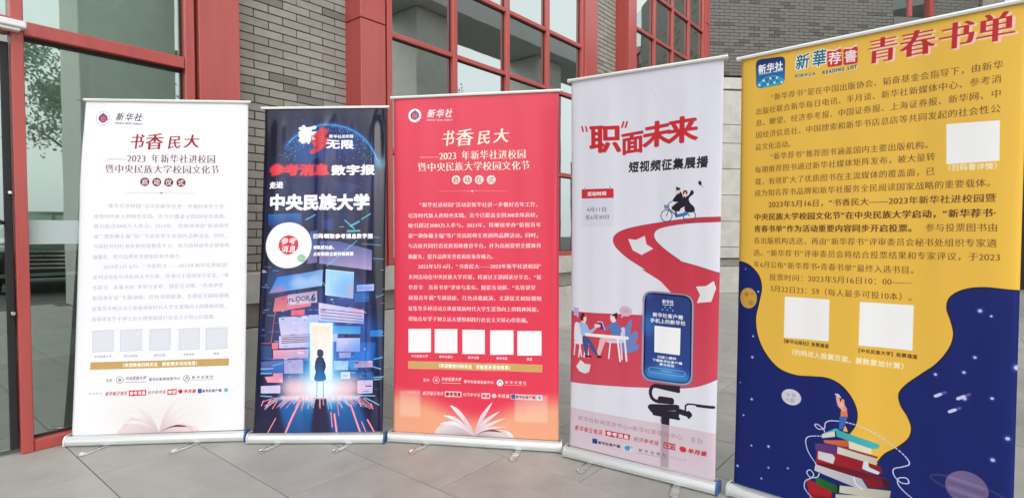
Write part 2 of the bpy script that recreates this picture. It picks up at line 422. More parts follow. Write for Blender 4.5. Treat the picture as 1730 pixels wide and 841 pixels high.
red_frame('mullion', 4.36, 4.44, -0.008, 0.06, 5.76, 6.219, wn_)
red_frame('window_frame', 4.80, 4.89, -0.05, 0.10, 5.76, 6.219, wn_, m='red_shaded'); red_frame('window_frame', 4.80, 4.89, -0.05, 0.10, 6.341, 7.4, wn_, m='red_shaded')
MB().box(4.04, 4.359, 0.03, 0.036, 5.76, 6.218).build('pane', M['glass'], wn_)
MB().box(4.441, 4.799, 0.03, 0.036, 5.76, 6.218).build('pane', M['glass'], wn_)
MB().box(4.04, 4.799, 0.03, 0.036, 6.341, 7.4).build('pane', M['glass'], wn_)
for x, w_, m_ in ((6.02, 0.5, 'granite_dark'), (6.53, 0.9, 'curtain'), (7.5, 5.0, 'granite')):
    MB().box(x, x + w_ - 0.03, -0.05, 0.3, 4.43, 7.4).build('pilaster', M[m_], wb_)

# portico: roof slab on square piers, inner part left out for sky light
MB().box(-9, 24, -8.0, -6.2, 7.0, 7.6).build('portico_roof', M['soffit'], bld)
for s_ in (-4.4, 2.55, 9.5, 14.6):
    MB().box(s_ - 0.69, s_ + 0.69, -7.9, -6.7, 0.0, 6.99, bev=0.02).build('portico_pier', M['pier'], bld)

# ------------------------------------------------------------------ glyphs: the letters of the prints are filled outlines
GP = 112; PAD = 0.12; GB = int(GP * 1.24)
_gl = {}
def cover(edges, H, W, SS=3):
    """coverage of filled outlines; edges = array (n,4) of x0,y0,x1,y1 (y down)"""
    x0, y0, x1, y1 = edges.T
    y0 = y0 * SS; y1 = y1 * SS
    sg = np.where(y1 > y0, 1.0, -1.0)
    ya, yb = np.minimum(y0, y1), np.maximum(y0, y1)
    xa = np.where(y1 > y0, x0, x1); xb = np.where(y1 > y0, x1, x0)
    r0 = np.clip(np.ceil(ya - 0.5), 0, H * SS).astype(int); r1 = np.clip(np.ceil(yb - 0.5), 0, H * SS).astype(int)
    n = np.maximum(r1 - r0, 0); tot = int(n.sum())
    D = np.zeros((H * SS, W + 2), np.float32)
    if tot == 0: return D[:H, :W]
    idx = np.repeat(np.arange(len(n)), n); st = np.cumsum(n) - n
    row = r0[idx] + np.arange(tot) - st[idx]
    t = (row + 0.5 - ya[idx]) / (yb[idx] - ya[idx])
    x = np.clip(xa[idx] + t * (xb[idx] - xa[idx]), 0, W)
    fx = np.floor(x).astype(int); fr = x - fx
    np.add.at(D, (row, fx), sg[idx] * (1 - fr)); np.add.at(D, (row, np.minimum(fx + 1, W + 1)), sg[idx] * fr)
    C = np.minimum(np.abs(np.cumsum(D, axis=1)), 1.0)[:, :W]
    return C.reshape(H, SS, W).mean(axis=1)

_cu = bpy.data.curves.new('glyph', 'FONT'); _cu.resolution_u = 4
_co = bpy.data.objects.new('glyph', _cu); COL.objects.link(_co)
def glyph(ch):
    if ch in _gl: return _gl[ch]
    _cu.body = ch
    dg = bpy.context.evaluated_depsgraph_get(); dg.update()
    ob = _co.evaluated_get(dg); me = ob.to_mesh(); me.calc_loop_triangles()
    n = len(me.vertices)
    if n == 0:
        _gl[ch] = None; ob.to_mesh_clear(); return None
    v = np.empty(n * 3, np.float32); me.vertices.foreach_get('co', v); v = v.reshape(-1, 3)[:, :2]
    t = np.empty(len(me.loop_triangles) * 3, np.int32); me.loop_triangles.foreach_get('vertices', t); t = t.reshape(-1, 3)
    ob.to_mesh_clear()
    cjk = ord(ch) > 0x2e00
    adv = 1.0 if cjk else (1.0 if ch == '—' else float(v[:, 0].max() + max(0.03, v[:, 0].min())))
    if ch in '“”': adv = 0.5
    p = np.stack([(v[:, 0] + PAD) * GP, (0.88 + PAD - v[:, 1]) * GP], 1)
    A, B, C = p[t[:, 0]], p[t[:, 1]], p[t[:, 2]]
    cr = (B[:, 0] - A[:, 0]) * (C[:, 1] - A[:, 1]) - (B[:, 1] - A[:, 1]) * (C[:, 0] - A[:, 0])
    B, C = np.where(cr[:, None] > 0, B, C), np.where(cr[:, None] > 0, C, B)
    e = np.concatenate([np.hstack([A, B]), np.hstack([B, C]), np.hstack([C, A])])
    e = e[np.abs(e[:, 1] - e[:, 3]) > 1e-6]
    _gl[ch] = (cover(e, GB, GB), adv)
    return _gl[ch]
_bold = {}
def glyph_b(ch, bx, by):
    k = (ch, bx, by)
    if k in _bold: return _bold[k]
    g_ = glyph(ch)
    if g_ is None or (bx == 0 and by == 0): _bold[k] = g_; return g_
    a, adv = g_; rx, ry = bx * GP, by * GP
    if by < 0:                       # thin level strokes, as in a Song face
        e_ = -ry; k_ = int(e_); f_ = e_ - k_
        for q in range(1, k_ + 1): a = np.minimum(a, np.minimum(np.roll(g_[0], q, 0), np.roll(g_[0], -q, 0)))
        q = k_ + 1; a = a * (1 - f_) + f_ * np.minimum(a, np.minimum(np.roll(g_[0], q, 0), np.roll(g_[0], -q, 0)))
        ry = 0.0
    o = a.copy()
    for dy in range(-int(math.ceil(ry)), int(math.ceil(ry)) + 1):
        for dx in range(-int(math.ceil(rx)), int(math.ceil(rx)) + 1):
            if (dx, dy) == (0, 0): continue
            q = (dx / max(rx, 0.3)) ** 2 + (dy / max(ry, 0.3)) ** 2
            if q <= 1.15: o = np.maximum(o, np.roll(np.roll(a, dy, 0), dx, 1))
    _bold[k] = (o, adv); return _bold[k]

def boxblur(m, r):
    r = int(max(1, r))
    for _ in range(2):
        for ax in (0, 1):
            c = np.cumsum(np.pad(m, [(r + 1, r) if ax == 0 else (0, 0), (r + 1, r) if ax == 1 else (0, 0)], mode='edge'), axis=ax)
            n = m.shape[ax]
            m = (np.take(c, range(2 * r + 1, 2 * r + 1 + n), axis=ax) - np.take(c, range(0, n), axis=ax)) / (2 * r + 1)
    return m

def curve(pts, closed=False, n=10):
    """smooth line through points"""
    P = [np.array(p, float) for p in pts]; out = []
    N = len(P)
    rngi = range(N) if closed else range(N - 1)
    for i in rngi:
        p0 = P[(i - 1) % N] if closed or i > 0 else P[0] * 2 - P[1]
        p1, p2 = P[i], P[(i + 1) % N]
        p3 = P[(i + 2) % N] if closed or i + 2 < N else P[-1] * 2 - P[-2]
        for k in range(n):
            t = k / n
            out.append(0.5 * ((2 * p1) + (-p0 + p2) * t + (2 * p0 - 5 * p1 + 4 * p2 - p3) * t * t + (-p0 + 3 * p1 - 3 * p2 + p3) * t ** 3))
    if not closed: out.append(P[-1])
    return out

class Art:
    """a flat print, drawn in banner millimetres, y down"""
    def __init__(s, W, H, bg): s.W, s.H = int(W), int(H); s.a = np.ones((s.H, s.W, 3), np.float32) * np.array(bg, np.float32) / 255
    def comp(s, x0, y0, m, col, alpha=1.0):
        h, w = m.shape
        ax0, ay0, ax1, ay1 = max(x0, 0), max(y0, 0), min(x0 + w, s.W), min(y0 + h, s.H)
        if ax1 <= ax0 or ay1 <= ay0: return
        k = (m[ay0 - y0:ay1 - y0, ax0 - x0:ax1 - x0] * alpha)[..., None]
        c = np.asarray(col, np.float32) / 255
        if c.ndim == 3: c = c[ay0 - y0:ay1 - y0, ax0 - x0:ax1 - x0]
        d = s.a[ay0:ay1, ax0:ax1]
        s.a[ay0:ay1, ax0:ax1] = d * (1 - k) + c * k
    def poly(s, pts, col, alpha=1.0, blur=0, col2=None, gdir=None):
        P = np.array(pts, float); pad = int(blur * 2 + 2)
        x0, y0 = np.floor(P.min(0)).astype(int) - pad; x1, y1 = np.ceil(P.max(0)).astype(int) + pad
        x0, y0, x1, y1 = max(x0, -pad - 2), max(y0, -pad - 2), min(x1, s.W + pad), min(y1, s.H + pad)
        if x1 <= x0 or y1 <= y0: return
        Q = P - (x0, y0); e = np.hstack([Q, np.roll(Q, -1, 0)]); e = e[np.abs(e[:, 1] - e[:, 3]) > 1e-6]
        m = cover(e, y1 - y0, x1 - x0)
        if blur: m = boxblur(m, blur)
        if col2 is not None:
            gx, gy = gdir or (0, 1)
            yy, xx = np.mgrid[0:m.shape[0], 0:m.shape[1]]
            t = xx * gx + yy * gy; q = Q @ np.array([gx, gy]); t = np.clip((t - q.min()) / max(1e-6, q.max() - q.min()), 0, 1)[..., None]
            col = (np.array(col) * (1 - t) + np.array(col2) * t)
        s.comp(x0, y0, m, col, alpha)
    def ell(s, c, rx, ry=None, col=(0, 0, 0), alpha=1.0, blur=0, ang=0.0):
        ry = rx if ry is None else ry
        n = 48; a = np.linspace(0, 2 * math.pi, n, endpoint=False)
        x, y = rx * np.cos(a), ry * np.sin(a); ca, sa = math.cos(ang), math.sin(ang)
        s.poly(np.stack([c[0] + x * ca - y * sa, c[1] + x * sa + y * ca], 1), col, alpha, blur)
    def ring(s, c, r, w, col, alpha=1.0, ry=None, ang=0.0, blur=0):
        a = np.linspace(0, 2 * math.pi, 49); ry = r if ry is None else ry; ca, sa = math.cos(ang), math.sin(ang)
        s.line([(c[0] + r * math.cos(t) * ca - ry * math.sin(t) * sa, c[1] + r * math.cos(t) * sa + ry * math.sin(t) * ca) for t in a], w, col, alpha, blur)
    def line(s, pts, w, col, alpha=1.0, blur=0):
        P = np.array(pts, float); pad = int(w / 2 + 3 + 2 * blur)
        x0, y0 = np.floor(P.min(0)).astype(int) - pad; x1, y1 = np.ceil(P.max(0)).astype(int) + pad
        x0, y0, x1, y1 = max(x0, 0), max(y0, 0), min(x1, s.W), min(y1, s.H)
        if x1 <= x0 or y1 <= y0: return
        m = np.zeros((y1 - y0, x1 - x0), np.float32)
        ws = w if hasattr(w, '__len__') else [w] * len(P)
        for i in range(len(P) - 1):
            a, b = P[i] - (x0, y0), P[i + 1] - (x0, y0); r = w / 2 + 2
            u0, v0 = np.maximum(np.floor(np.minimum(a, b) - r).astype(int), 0); u1, v1 = np.ceil(np.maximum(a, b) + r).astype(int)
            u1, v1 = min(u1, m.shape[1]), min(v1, m.shape[0])
            if u1 <= u0 or v1 <= v0: continue
            yy, xx = np.mgrid[v0:v1, u0:u1]; xx = xx + 0.5; yy = yy + 0.5
            d = b - a; L2 = max(1e-9, d @ d)
            t = np.clip(((xx - a[0]) * d[0] + (yy - a[1]) * d[1]) / L2, 0, 1)
            ds = np.hypot(xx - a[0] - t * d[0], yy - a[1] - t * d[1])
            m[v0:v1, u0:u1] = np.maximum(m[v0:v1, u0:u1], np.clip(w / 2 - ds + 0.5, 0, 1))
        if blur: m = boxblur(m, blur)
        s.comp(x0, y0, m, col, alpha)
    def glyph(s, ch, o, ex, ey, col, alpha=1.0, b=(0, 0)):
        """o = left end of the mid line of the em box, ex / ey = the em's axes"""
        g_ = glyph_b(ch, *b)
        if g_ is None: return
        a, adv = g_
        sz = min(np.hypot(*ex), np.hypot(*ey)); k = max(1, int(GP / max(sz, 1) * 0.8))
        if k > 1:
            n = (a.shape[0] // k) * k; a = a[:n, :n].reshape(n // k, k, n // k, k).mean((1, 3))
        o = np.array(o, float); ex = np.array(ex, float); ey = np.array(ey, float)
        org = o + ey * (0.5 + PAD) - ex * PAD         # top left of the bitmap
        f = 1.24
        cs = np.array([org, org + ex * f, org - ey * f, org + ex * f - ey * f])
        x0, y0 = np.floor(cs.min(0)).astype(int) - 1; x1, y1 = np.ceil(cs.max(0)).astype(int) + 2
        if x1 < 0 or y1 < 0 or x0 > s.W or y0 > s.H: return
        yy, xx = np.mgrid[y0:y1, x0:x1]; px = xx + 0.5 - org[0]; py = yy + 0.5 - org[1]
        det = ex[0] * (-ey[1]) - ex[1] * (-ey[0])
        u = (px * (-ey[1]) - py * (-ey[0])) / det; v = (ex[0] * py - ex[1] * px) / det
        U = u * GP / k - 0.5; V = v * GP / k - 0.5
        iu = np.floor(U).astype(int); iv = np.floor(V).astype(int); fu = U - iu; fv = V - iv
        n = a.shape[0]; ok = (iu >= 0) & (iv >= 0) & (iu < n - 1) & (iv < n - 1)
        iu = np.clip(iu, 0, n - 2); iv = np.clip(iv, 0, n - 2)
        m = (a[iv, iu] * (1 - fu) * (1 - fv) + a[iv, iu + 1] * fu * (1 - fv) + a[iv + 1, iu] * (1 - fu) * fv + a[iv + 1, iu + 1] * fu * fv) * ok
        s.comp(x0, y0, m, col, alpha)
    def text(s, txt, L, Rr, h, col, alpha=1.0, b=(0, 0), shear=0.0, punct=1.0, wfill=0.96, jit=0.0):
        """writes txt from the point L to the point Rr (mid line), letters h high"""
        L = np.array(L, float); Rr = np.array(Rr, float)
        adv = []
        for ch in txt:
            if ch == ' ': adv.append(0.5); continue
            g_ = glyph(ch); a = 0.5 if g_ is None else g_[1]
            if ch in '，。、：；' : a *= punct
            adv.append(a)
        tot = sum(adv); d = Rr - L; u = d / tot; up = np.array([d[1], -d[0]]); up = up / np.hypot(*up)
        up = np.array([0, -1.0]) * 0.999 + up * 0.001
        p = L.copy()
        for ch, a in zip(txt, adv):
            if ch != ' ':
                hh = h * (1 + random.uniform(-jit, jit)); oy = random.uniform(-jit, jit) * h * 0.5
                s.glyph(ch, p + u * a * (1 - wfill) / 2 + np.array([0, oy]), u * wfill, up * hh + u / np.hypot(*u) * hh * shear, col, alpha, b)
            p = p + u * a
    def quadtext(s, ch, A, B, C, col, alpha=1.0, b=(0, 0), over=1.06):
        """one letter filling the parallelogram: A bottom left, B bottom right, C top left"""
        A, B, C = (np.array(q, float) for q in (A, B, C)); ex = (B - A) * over; ey = (C - A) * over
        o = A + (C - A) / 2 - (ex - (B - A)) / 2
        s.glyph(ch, o, ex, ey, col, alpha, b)
    def image(s, name, gain=1.0):
        im = bpy.data.images.new(name, s.W, s.H)
        px = np.ones((s.H, s.W, 4), np.float32); px[..., :3] = np.clip(s.a[::-1] * gain, 0, 1)
        im.pixels.foreach_set(px.ravel()); im.update(); im.pack()
        return im

# ------------------------------------------------------------------ the prints
WHITE = (250, 248, 250)
# drawing grids of the prints: detail coordinates to banner millimetres
def _C(u, v): q = 0.000200629 * u + 3.84925e-06 * v + 1; return ((4.2424 * u + 0.00746511 * v + -2823.43) / q, (0.178782 * u + 4.04966 * v + -794.143) / q)
def _G(u, v): q = -1.50116e-06 * u + 2.82134e-05 * v + 1; return ((0.874634 * u + 0.0322495 * v + -0.684768) / q, (0.00985358 * u + 0.908104 * v + 670.455) / q)
def _I(u, v): q = -1.46978e-06 * u + 2.76235e-05 * v + 1; return ((0.856347 * u + 0.0315752 * v + 23.2288) / q, (0.00964756 * u + 0.889117 * v + 1329.41) / q)
def _K(u, v): q = 0.00016501 * u + -1.41175e-05 * v + 1; return ((0.901362 * u + 0.0051036 * v + -16.9034) / q, (0.120994 * u + 0.790841 * v + 163.187) / q)
def _M(u, v): q = 0.00013699 * u + -1.17202e-05 * v + 1; return ((0.748303 * u + 0.00423697 * v + -8.1139) / q, (0.100448 * u + 0.65655 * v + 1596.16) / q)
def _Q(u, v): q = 0.000148715 * u + -1.27233e-05 * v + 1; return ((0.81235 * u + 0.00459961 * v + 365.45) / q, (0.109046 * u + 0.712744 * v + 1074.3) / q)
def _R(u, v): q = 0.00011195 * u + -9.57793e-06 * v + 1; return ((0.611524 * u + 0.00346251 * v + -10.7571) / q, (0.0820879 * u + 0.536542 * v + 1165.23) / q)
def _S(u, v): q = 9.57178e-05 * u + -8.18917e-06 * v + 1; return ((0.522856 * u + 0.00296046 * v + 358.132) / q, (0.0701855 * u + 0.458746 * v + 499.643) / q)
def _W(u, v): q = 0.000342207 * u + -5.07506e-06 * v + 1; return ((1.32952 * u + 0.024492 * v + -44.874) / q, (0.274588 * u + 1.34421 * v + 943.317) / q)
def art_launch(W, H, red):
    """the launch ceremony print: red with white letters, or white with dark red letters"""
    A = Art(W, H, (229, 55, 82) if red else (247, 248, 253))
    k = W / 994.7
    def S(p): return (p[0] * k, p[1])
    yy, xx = np.mgrid[0:A.H, 0:A.W]
    if red:
        # peach floor of the print, the red dipping down in the middle
        t = np.clip((yy - (1695 + 130 * np.exp(-((xx / k - 500) / 260.0) ** 2))) / 150.0, 0, 1)[..., None]
        t = t * t * (3 - 2 * t)
        A.a = A.a * (1 - t) + np.array((240, 166, 130), np.float32) / 255 * t
        t2 = np.clip((520 - yy) / 500.0, 0, 1)[..., None] * 0.12  # paler towards the top, lit sheen painted into the print's colour
        A.a = A.a * (1 - t2) + np.array((245, 95, 115), np.float32) / 255 * t2
        for x_, w_ in ((40, 130), (740, 190)):
            A.poly([S((x_, 1755)), S((x_ + w_, 1745)), S((x_ + w_, 1905)), S((x_, 1905))], (250, 215, 195), 0.45, blur=6)
        hc, bc, tc, oc = (255, 244, 226), (255, 226, 232), (255, 246, 232), (255, 214, 220)
    else:
        t = np.clip((yy - 1650) / 250.0, 0, 1)[..., None] * np.exp(-((xx / k - 480) / 330.0) ** 4)[..., None] * 0.6
        A.a = A.a * (1 - t) + np.array((236, 228, 222), np.float32) / 255 * t
        hc, bc, tc, oc = (134, 96, 108), (186, 184, 200), (158, 28, 44), (150, 130, 140)
    hp = lambda n: n * 3.45
    # emblem
    c = S((133.1, 108.0)); r = hp(11.6)
    A.ell(c, r, col=(252, 248, 252)); A.ring(c, r, 1.6, (150, 150, 175) if not red else (255, 220, 225))
    A.ell(c, r * 0.66, col=(60, 62, 118)); A.ell((c[0] + 1, c[1] + 3), r * 0.44, col=(214, 66, 84))
    A.poly([(c[0] - 6, c[1] - r * 0.62), (c[0] + 1, c[1] - r * 0.86), (c[0] + 8, c[1] - r * 0.62)], (60, 62, 118))
    for q in (-0.5, 0, 0.5): A.line([(c[0] + q * r * 0.6, c[1] - r * 0.5), (c[0] + q * r * 0.6, c[1] + r * 0.5)], 1.6, (235, 190, 205), 0.8)
    A.line([(c[0] + r * 0.1, c[1] + r * 0.2), (c[0] + r * 0.8, c[1] + r * 0.24)], 3.4, (190, 50, 90))
    for q in (-0.35, 0.05, 0.4): A.line([(c[0] - r * 0.5, c[1] + q * r), (c[0] + r * 0.5, c[1] + q * r)], 1.4, (235, 190, 205), 0.8)
    dk = (40, 36, 52) if not red else (255, 238, 240)
    A.text('新华社', S((208.5, 98.1)), S((368.7, 100.7)), hp(15), dk, b=(0.012, 0.012) if not red else (0.03, 0.03), shear=0.25, wfill=0.86)
    A.text('XINHUA NEWS AGENCY', S((204.9, 136.2)), S((366.9, 141.3)), hp(3.9), dk, 0.9, b=(0.03, 0.03))
    # title and subtitle
    tb = (0.026, -0.004)
    for ch, x0, x1, y0, y1 in (('书', 744, 767, 220, 249), ('香', 768, 799, 217.5, 249), ('民', 805, 828, 220, 246), ('大', 831.5, 859, 217, 243)):
        a_, b_, c_ = S(_C(x0,y1)), S(_C(x1,y1-2)), S(_C(x0+3,y0))
        if red: A.quadtext(ch, (a_[0] + 2, a_[1] + 3), (b_[0] + 2, b_[1] + 3), (c_[0] + 2, c_[1] + 3), (190, 120, 90), 0.6, tb, 0.98)
        A.quadtext(ch, a_, b_, c_, tc, 1.0, tb, 0.98)
    sb_ = (0.026, -0.016)
    A.text('——2023 年新华社进校园', S((170.4, 351.6)), S((805.5, 354.2)), hp(17), hc, b=sb_)
    A.text('暨中央民族大学校园文化节', S((152.1, 416.6)), S((829.8, 420.0)), hp(16.5), hc, b=sb_)
    for ch, x in (('启', 770.3), ('动', 789.8), ('仪', 809.6), ('式', 829.8)):
        c = S(_C(x,303.7)); A.ell(c, hp(7.6), col=(255, 238, 228) if red else (120, 40, 56))
        A.text(ch, (c[0] - hp(5.4), c[1]), (c[0] + hp(5.4), c[1]), hp(11), (214, 70, 84) if red else (250, 244, 246), b=(0.02, 0.02))
    a_, b_ = S((280.5, 562.8)), S((690.9, 566.5)); m_ = ((a_[0] + b_[0]) / 2, (a_[1] + b_[1]) / 2)
    A.line([a_, b_], 2.2, oc, 0.55); A.ell(m_, 7, 7, col=oc, alpha=0.8)
    for q in (-22, 22): A.ell((m_[0] + q, m_[1]), 3, 3, col=oc, alpha=0.7)
    body = [('“新华社进校园”活动是新华社进一步做好青年工作、', (163.5, 641.7), (891.9, 647.6)),
            ('培育时代新人的特色实践。迄今已覆盖全国300余所高校，', (91.6, 706.5), (892.0, 707.7)),
            ('吸引超过3000万人参与。2023年，将继续举办“新锐青年', (91.7, 765.1), (893.8, 765.1)),
            ('说”“邀你做主编”等广受高校师生欢迎的品牌活动。同时，', (91.8, 826.5), (893.8, 825.9)),
            ('与高校共同打造优质思政教育平台，并为高校提供全媒体传', (91.9, 886.9), (894.9, 885.3)),
            ('播服务，提升品牌美誉度和形象传播力。', (92.0, 950.7), (628.3, 948.9)),
            ('2023年5月-6月，“书香民大——2023年新华社进校园”', (154.9, 1009.7), (895.0, 1004.1)),
            ('系列活动在中央民族大学开展，将通过主题阅读分享会、“新', (94.1, 1072.1), (895.1, 1066.9)),
            ('华荐书  青春书单”评审与发布、摄影互动展、“先锋讲堂', (94.2, 1134.9), (861.5, 1127.4)),
            ('新锐青年说”专题讲座、红色诗歌展演、主题征文和短视频', (94.3, 1196.3), (895.9, 1189.8)),
            ('征集等多种活动立体展现新时代大学生蓬勃向上的精神风貌，', (94.4, 1259.7), (896.0, 1253.2)),
            ('帮助青年学子树立远大理想和践行社会主义核心价值观。', (94.6, 1322.2), (834.2, 1317.3))]
    for s_, a_, b_ in body: A.text(s_, S(a_), S(b_), hp(8.6), bc, b=(0.03, -0.004) if red else (0.014, -0.006))
    # blank square panels with their captions
    for (x0, y0, x1, y1), cap in zip(((690.3, 555, 728, 594.8), (734, 555.5, 772.6, 596.2), (781, 556.6, 819.3, 597.6), (828.1, 557.8, 867.2, 599), (873.7, 558.8, 914.8, 600.2)),
                                     ('中央民族大学', '新华出版社', '新声无限', '参考消息', '瞭望')):
        q = [S(_C(x0,y0)), S(_C(x1,y0)), S(_C(x1,y1)), S(_C(x0,y1))]
        if red: A.poly(q, (250, 247, 250))
        else:
            qi = [(q[0][0] + 7, q[0][1] + 7), (q[1][0] - 7, q[1][1] + 7), (q[2][0] - 7, q[2][1] - 7), (q[3][0] + 7, q[3][1] - 7)]
            A.poly(qi, (198, 200, 212)); A.poly([(qi[0][0] + 3, qi[0][1] + 3), (qi[1][0] - 3, qi[1][1] + 3), (qi[2][0] - 3, qi[2][1] - 3), (qi[3][0] + 3, qi[3][1] - 3)], (226, 228, 238))
        cx_, hw_ = (x0 + x1) / 2, len(cap) * 2.35
        A.text(cap, S(_C(cx_-hw_,y1+6)), S(_C(cx_+hw_,y1+6.2)), hp(4.8), bc if red else (150, 148, 162), b=(0.03, 0.03) if red else (0.01, 0.01))
    q = [S((95.7, 1576.7)), S((898.4, 1572.4)), S((897.7, 1612.6)), S((95.8, 1618.5))]
    if not red: q = [(q[0][0], q[0][1]), (q[1][0], q[1][1]), (q[2][0], q[2][1]), (q[3][0], q[3][1])]
    A.poly(q, (206, 168, 100)); A.line(q + [q[0]], 3, (236, 190, 130) if red else (190, 160, 120), 0.8)
    A.text('（欢迎微信扫码关注  获取更多活动信息）', S((267.6, 1596.8)), S((727.1, 1594.3)), hp(7.2), (255, 252, 240), b=(0.035, 0.035))
    # the organisers' line and the partners' line
    dc = (255, 236, 240) if red else (120, 112, 126)
    A.text('主办', S((187.3, 1683.5)), S((226.2, 1683.4)), hp(5.6), dc, b=(0.02, 0.02))
    c = S((266.7, 1683.6)); A.ring(c, hp(5.7), 3.4, dc, 0.8); A.poly([(c[0] - 8, c[1] - 8), (c[0] + 8, c[1] - 8), (c[0] + 8, c[1] + 8), (c[0] - 8, c[1] + 8)], dc, 0.75)
    A.text('中央民族大学', S((298.6, 1676.1)), S((420.6, 1673.6)), hp(7), dc, b=(0.02, 0.02), shear=0.3)
    A.line([S((300.5, 1698.5)), S((418.2, 1697.4))], 2.6, dc, 0.9)
    A.text('新华社新闻信息中心', S((436.1, 1684.9)), S((615.1, 1682.2)), hp(5.8), dc, b=(0.02, 0.02))
    c = S((651.7, 1684.9)); A.ell(c, hp(5.6), col=(252, 246, 250)); A.ring(c, hp(5.2), 2.4, (90, 80, 120) if not red else (255, 228, 232))
    A.line([(c[0] - 9, c[1] + 9), (c[0] + 2, c[1] - 12), (c[0] + 10, c[1] + 9)], 3.6, (96, 80, 120))
    A.text('新华出版社', S((679.0, 1680.0)), S((812.5, 1678.3)), hp(5.2), dc, b=(0.02, 0.02), wfill=0.72)
    A.line([S((678.3, 1696.3)), S((809.0, 1694.5))], 2, dc, 0.8)
    rd = (196, 40, 62)
    A.text('支持单位', S((86.1, 1760.3)), S((167.6, 1759.8)), hp(5), dc, 0.5)
    A.text('新华每日电讯', S((185.6, 1763.3)), S((311.5, 1761.9)), hp(7.4), (255, 220, 226) if red else (190, 70, 86), b=(0.02, 0.02), shear=0.25)
    A.poly([S((319.8, 1746.8)), S((421.8, 1745.4)), S((421.2, 1778.2)), S((319.8, 1779.8))], (255, 205, 212) if red else rd)
    A.text('参考消息', S((323.8, 1763.5)), S((418.3, 1762.0)), hp(7), (140, 34, 48) if red else (255, 240, 242), b=(0.04, 0.04))
    A.text('经济参考报', S((430.5, 1761.1)), S((536.0, 1759.5)), hp(6.6), (255, 214, 222) if red else (170, 120, 130), b=(0.015, 0.015), shear=0.2)
    q = [S((543.4, 1746.7)), S((595.1, 1745.9)), S((594.8, 1778.4)), S((543.5, 1779.3))]
    A.poly(q, (255, 224, 228) if red else (190, 60, 76)); A.text('瞭望', S((546.7, 1763.2)), S((592.6, 1762.3)), hp(6), (220, 70, 90) if red else (255, 240, 240), b=(0.04, 0.04))
    A.ell(S((617.3, 1760.9)), hp(3.6), col=(255, 214, 222) if red else (200, 50, 70))
    A.text('半月谈', S((636.3, 1761.4)), S((708.4, 1760.8)), hp(6.6), (255, 214, 222) if red else (196, 44, 62), b=(0.04, 0.04), shear=0.2)
    if red: A.poly([S((715.0, 1746.4)), S((860.1, 1745.1)), S((859.8, 1776.5)), S((715.1, 1778.0))], (255, 226, 226), 0.75)
    A.poly([S((718.9, 1749.0)), S((741.9, 1748.7)), S((741.9, 1774.1)), S((718.9, 1774.4))], (56, 92, 164))
    A.text('新华社客户端', S((744.7, 1762.3)), S((858.7, 1760.9)), hp(5.4), (90, 76, 96), b=(0.03, 0.03))
    A.poly([S((867.0, 1746.2)), S((899.9, 1745.5)), S((899.9, 1776.2)), S((867.0, 1776.9))], (236, 240, 246)); A.ell(S((884.1, 1760.5)), hp(3.2), col=(120, 180, 214))
    # open book
    BK = {'left': [(496.8, 2005.7), (414.1, 2014.3), (268.6, 2000.4), (280.8, 1962.7), (329.4, 1927.9), (389.8, 1919.0), (450.0, 1945.2)], 'right': [(496.8, 2005.7), (581.2, 2013.9), (725.2, 2007.2), (707.6, 1966.7), (651.9, 1958.1), (581.1, 1958.9), (533.7, 1975.9)], 'spine': (496.8, 2003.4), 'shade': [(503.9, 1997.8), (533.7, 1970.0), (569.3, 1956.6), (622.5, 1958.4), (660.7, 1972.1), (616.6, 1970.3), (563.4, 1973.1)], 'pages': [[(495.6, 2001.2), (432.0, 1919.9), (353.5, 1832.8), (407.8, 1853.8), (474.0, 1938.2)], [(492.0, 1999.0), (414.0, 1935.4), (309.9, 1892.4), (377.7, 1896.2), (450.0, 1945.2)], [(489.0, 2000.3), (401.9, 1953.5), (289.9, 1941.6), (365.7, 1923.1), (438.0, 1951.7)], [(496.8, 2001.1), (533.5, 1888.6), (605.7, 1799.4), (575.1, 1863.4), (521.7, 1953.2)], [(499.1, 2001.0), (551.4, 1911.0), (648.8, 1851.3), (592.9, 1903.2), (527.7, 1970.3)], [(500.9, 2000.9), (563.3, 1933.7), (681.2, 1887.3), (628.3, 1918.8), (533.7, 1975.9)], [(503.9, 2000.7), (569.3, 1950.8), (707.6, 1936.7), (646.0, 1946.8), (557.4, 1968.8)]]}
    bl, br, sp = BK['left'], BK['right'], BK['spine']
    pc = (240, 230, 232) if red else (240, 224, 224); al = 1.0 if red else 0.9
    A.poly([S(p) for p in curve(bl, True, 5)], pc, al, col2=(176, 152, 158) if red else (206, 184, 188), gdir=(0.35, 1))
    A.poly([S(p) for p in curve(br, True, 5)], pc, al, col2=(184, 160, 164) if red else (212, 190, 192), gdir=(-0.35, 1))
    for i in range(8):
        t = i / 8
        A.line([S(p) for p in curve([(sp[0] - 4, sp[1] - 4 - t * 18), (sp[0] - 70 - 20 * t, sp[1] - 60 - t * 40), (sp[0] - 150, sp[1] - 72 - 26 * t), (sp[0] - 205 + 6 * t, sp[1] - 30 - 46 * t)], n=6)], 1.8, (190, 168, 174), 0.5 * al)
        A.line([S(p) for p in curve([(sp[0] + 4, sp[1] - 4 - t * 12), (sp[0] + 70 + 10 * t, sp[1] - 34 - t * 26), (sp[0] + 140, sp[1] - 36 - 20 * t), (sp[0] + 200 - 6 * t, sp[1] - 4 - 30 * t)], n=6)], 1.8, (196, 172, 176), 0.5 * al)
    A.poly([S(p) for p in curve(BK['shade'], True, 5)], (120, 40, 44), 0.85)
    for pg in BK['pages']:
        A.poly([S(p) for p in curve(pg, True, 6)], (250, 244, 248), 0.95 * al, col2=(212, 186, 196), gdir=(0, 1))
        A.line([S(p) for p in curve(pg[:3], False, 6)], 1.6, (206, 180, 190), 0.6 * al)
    return A

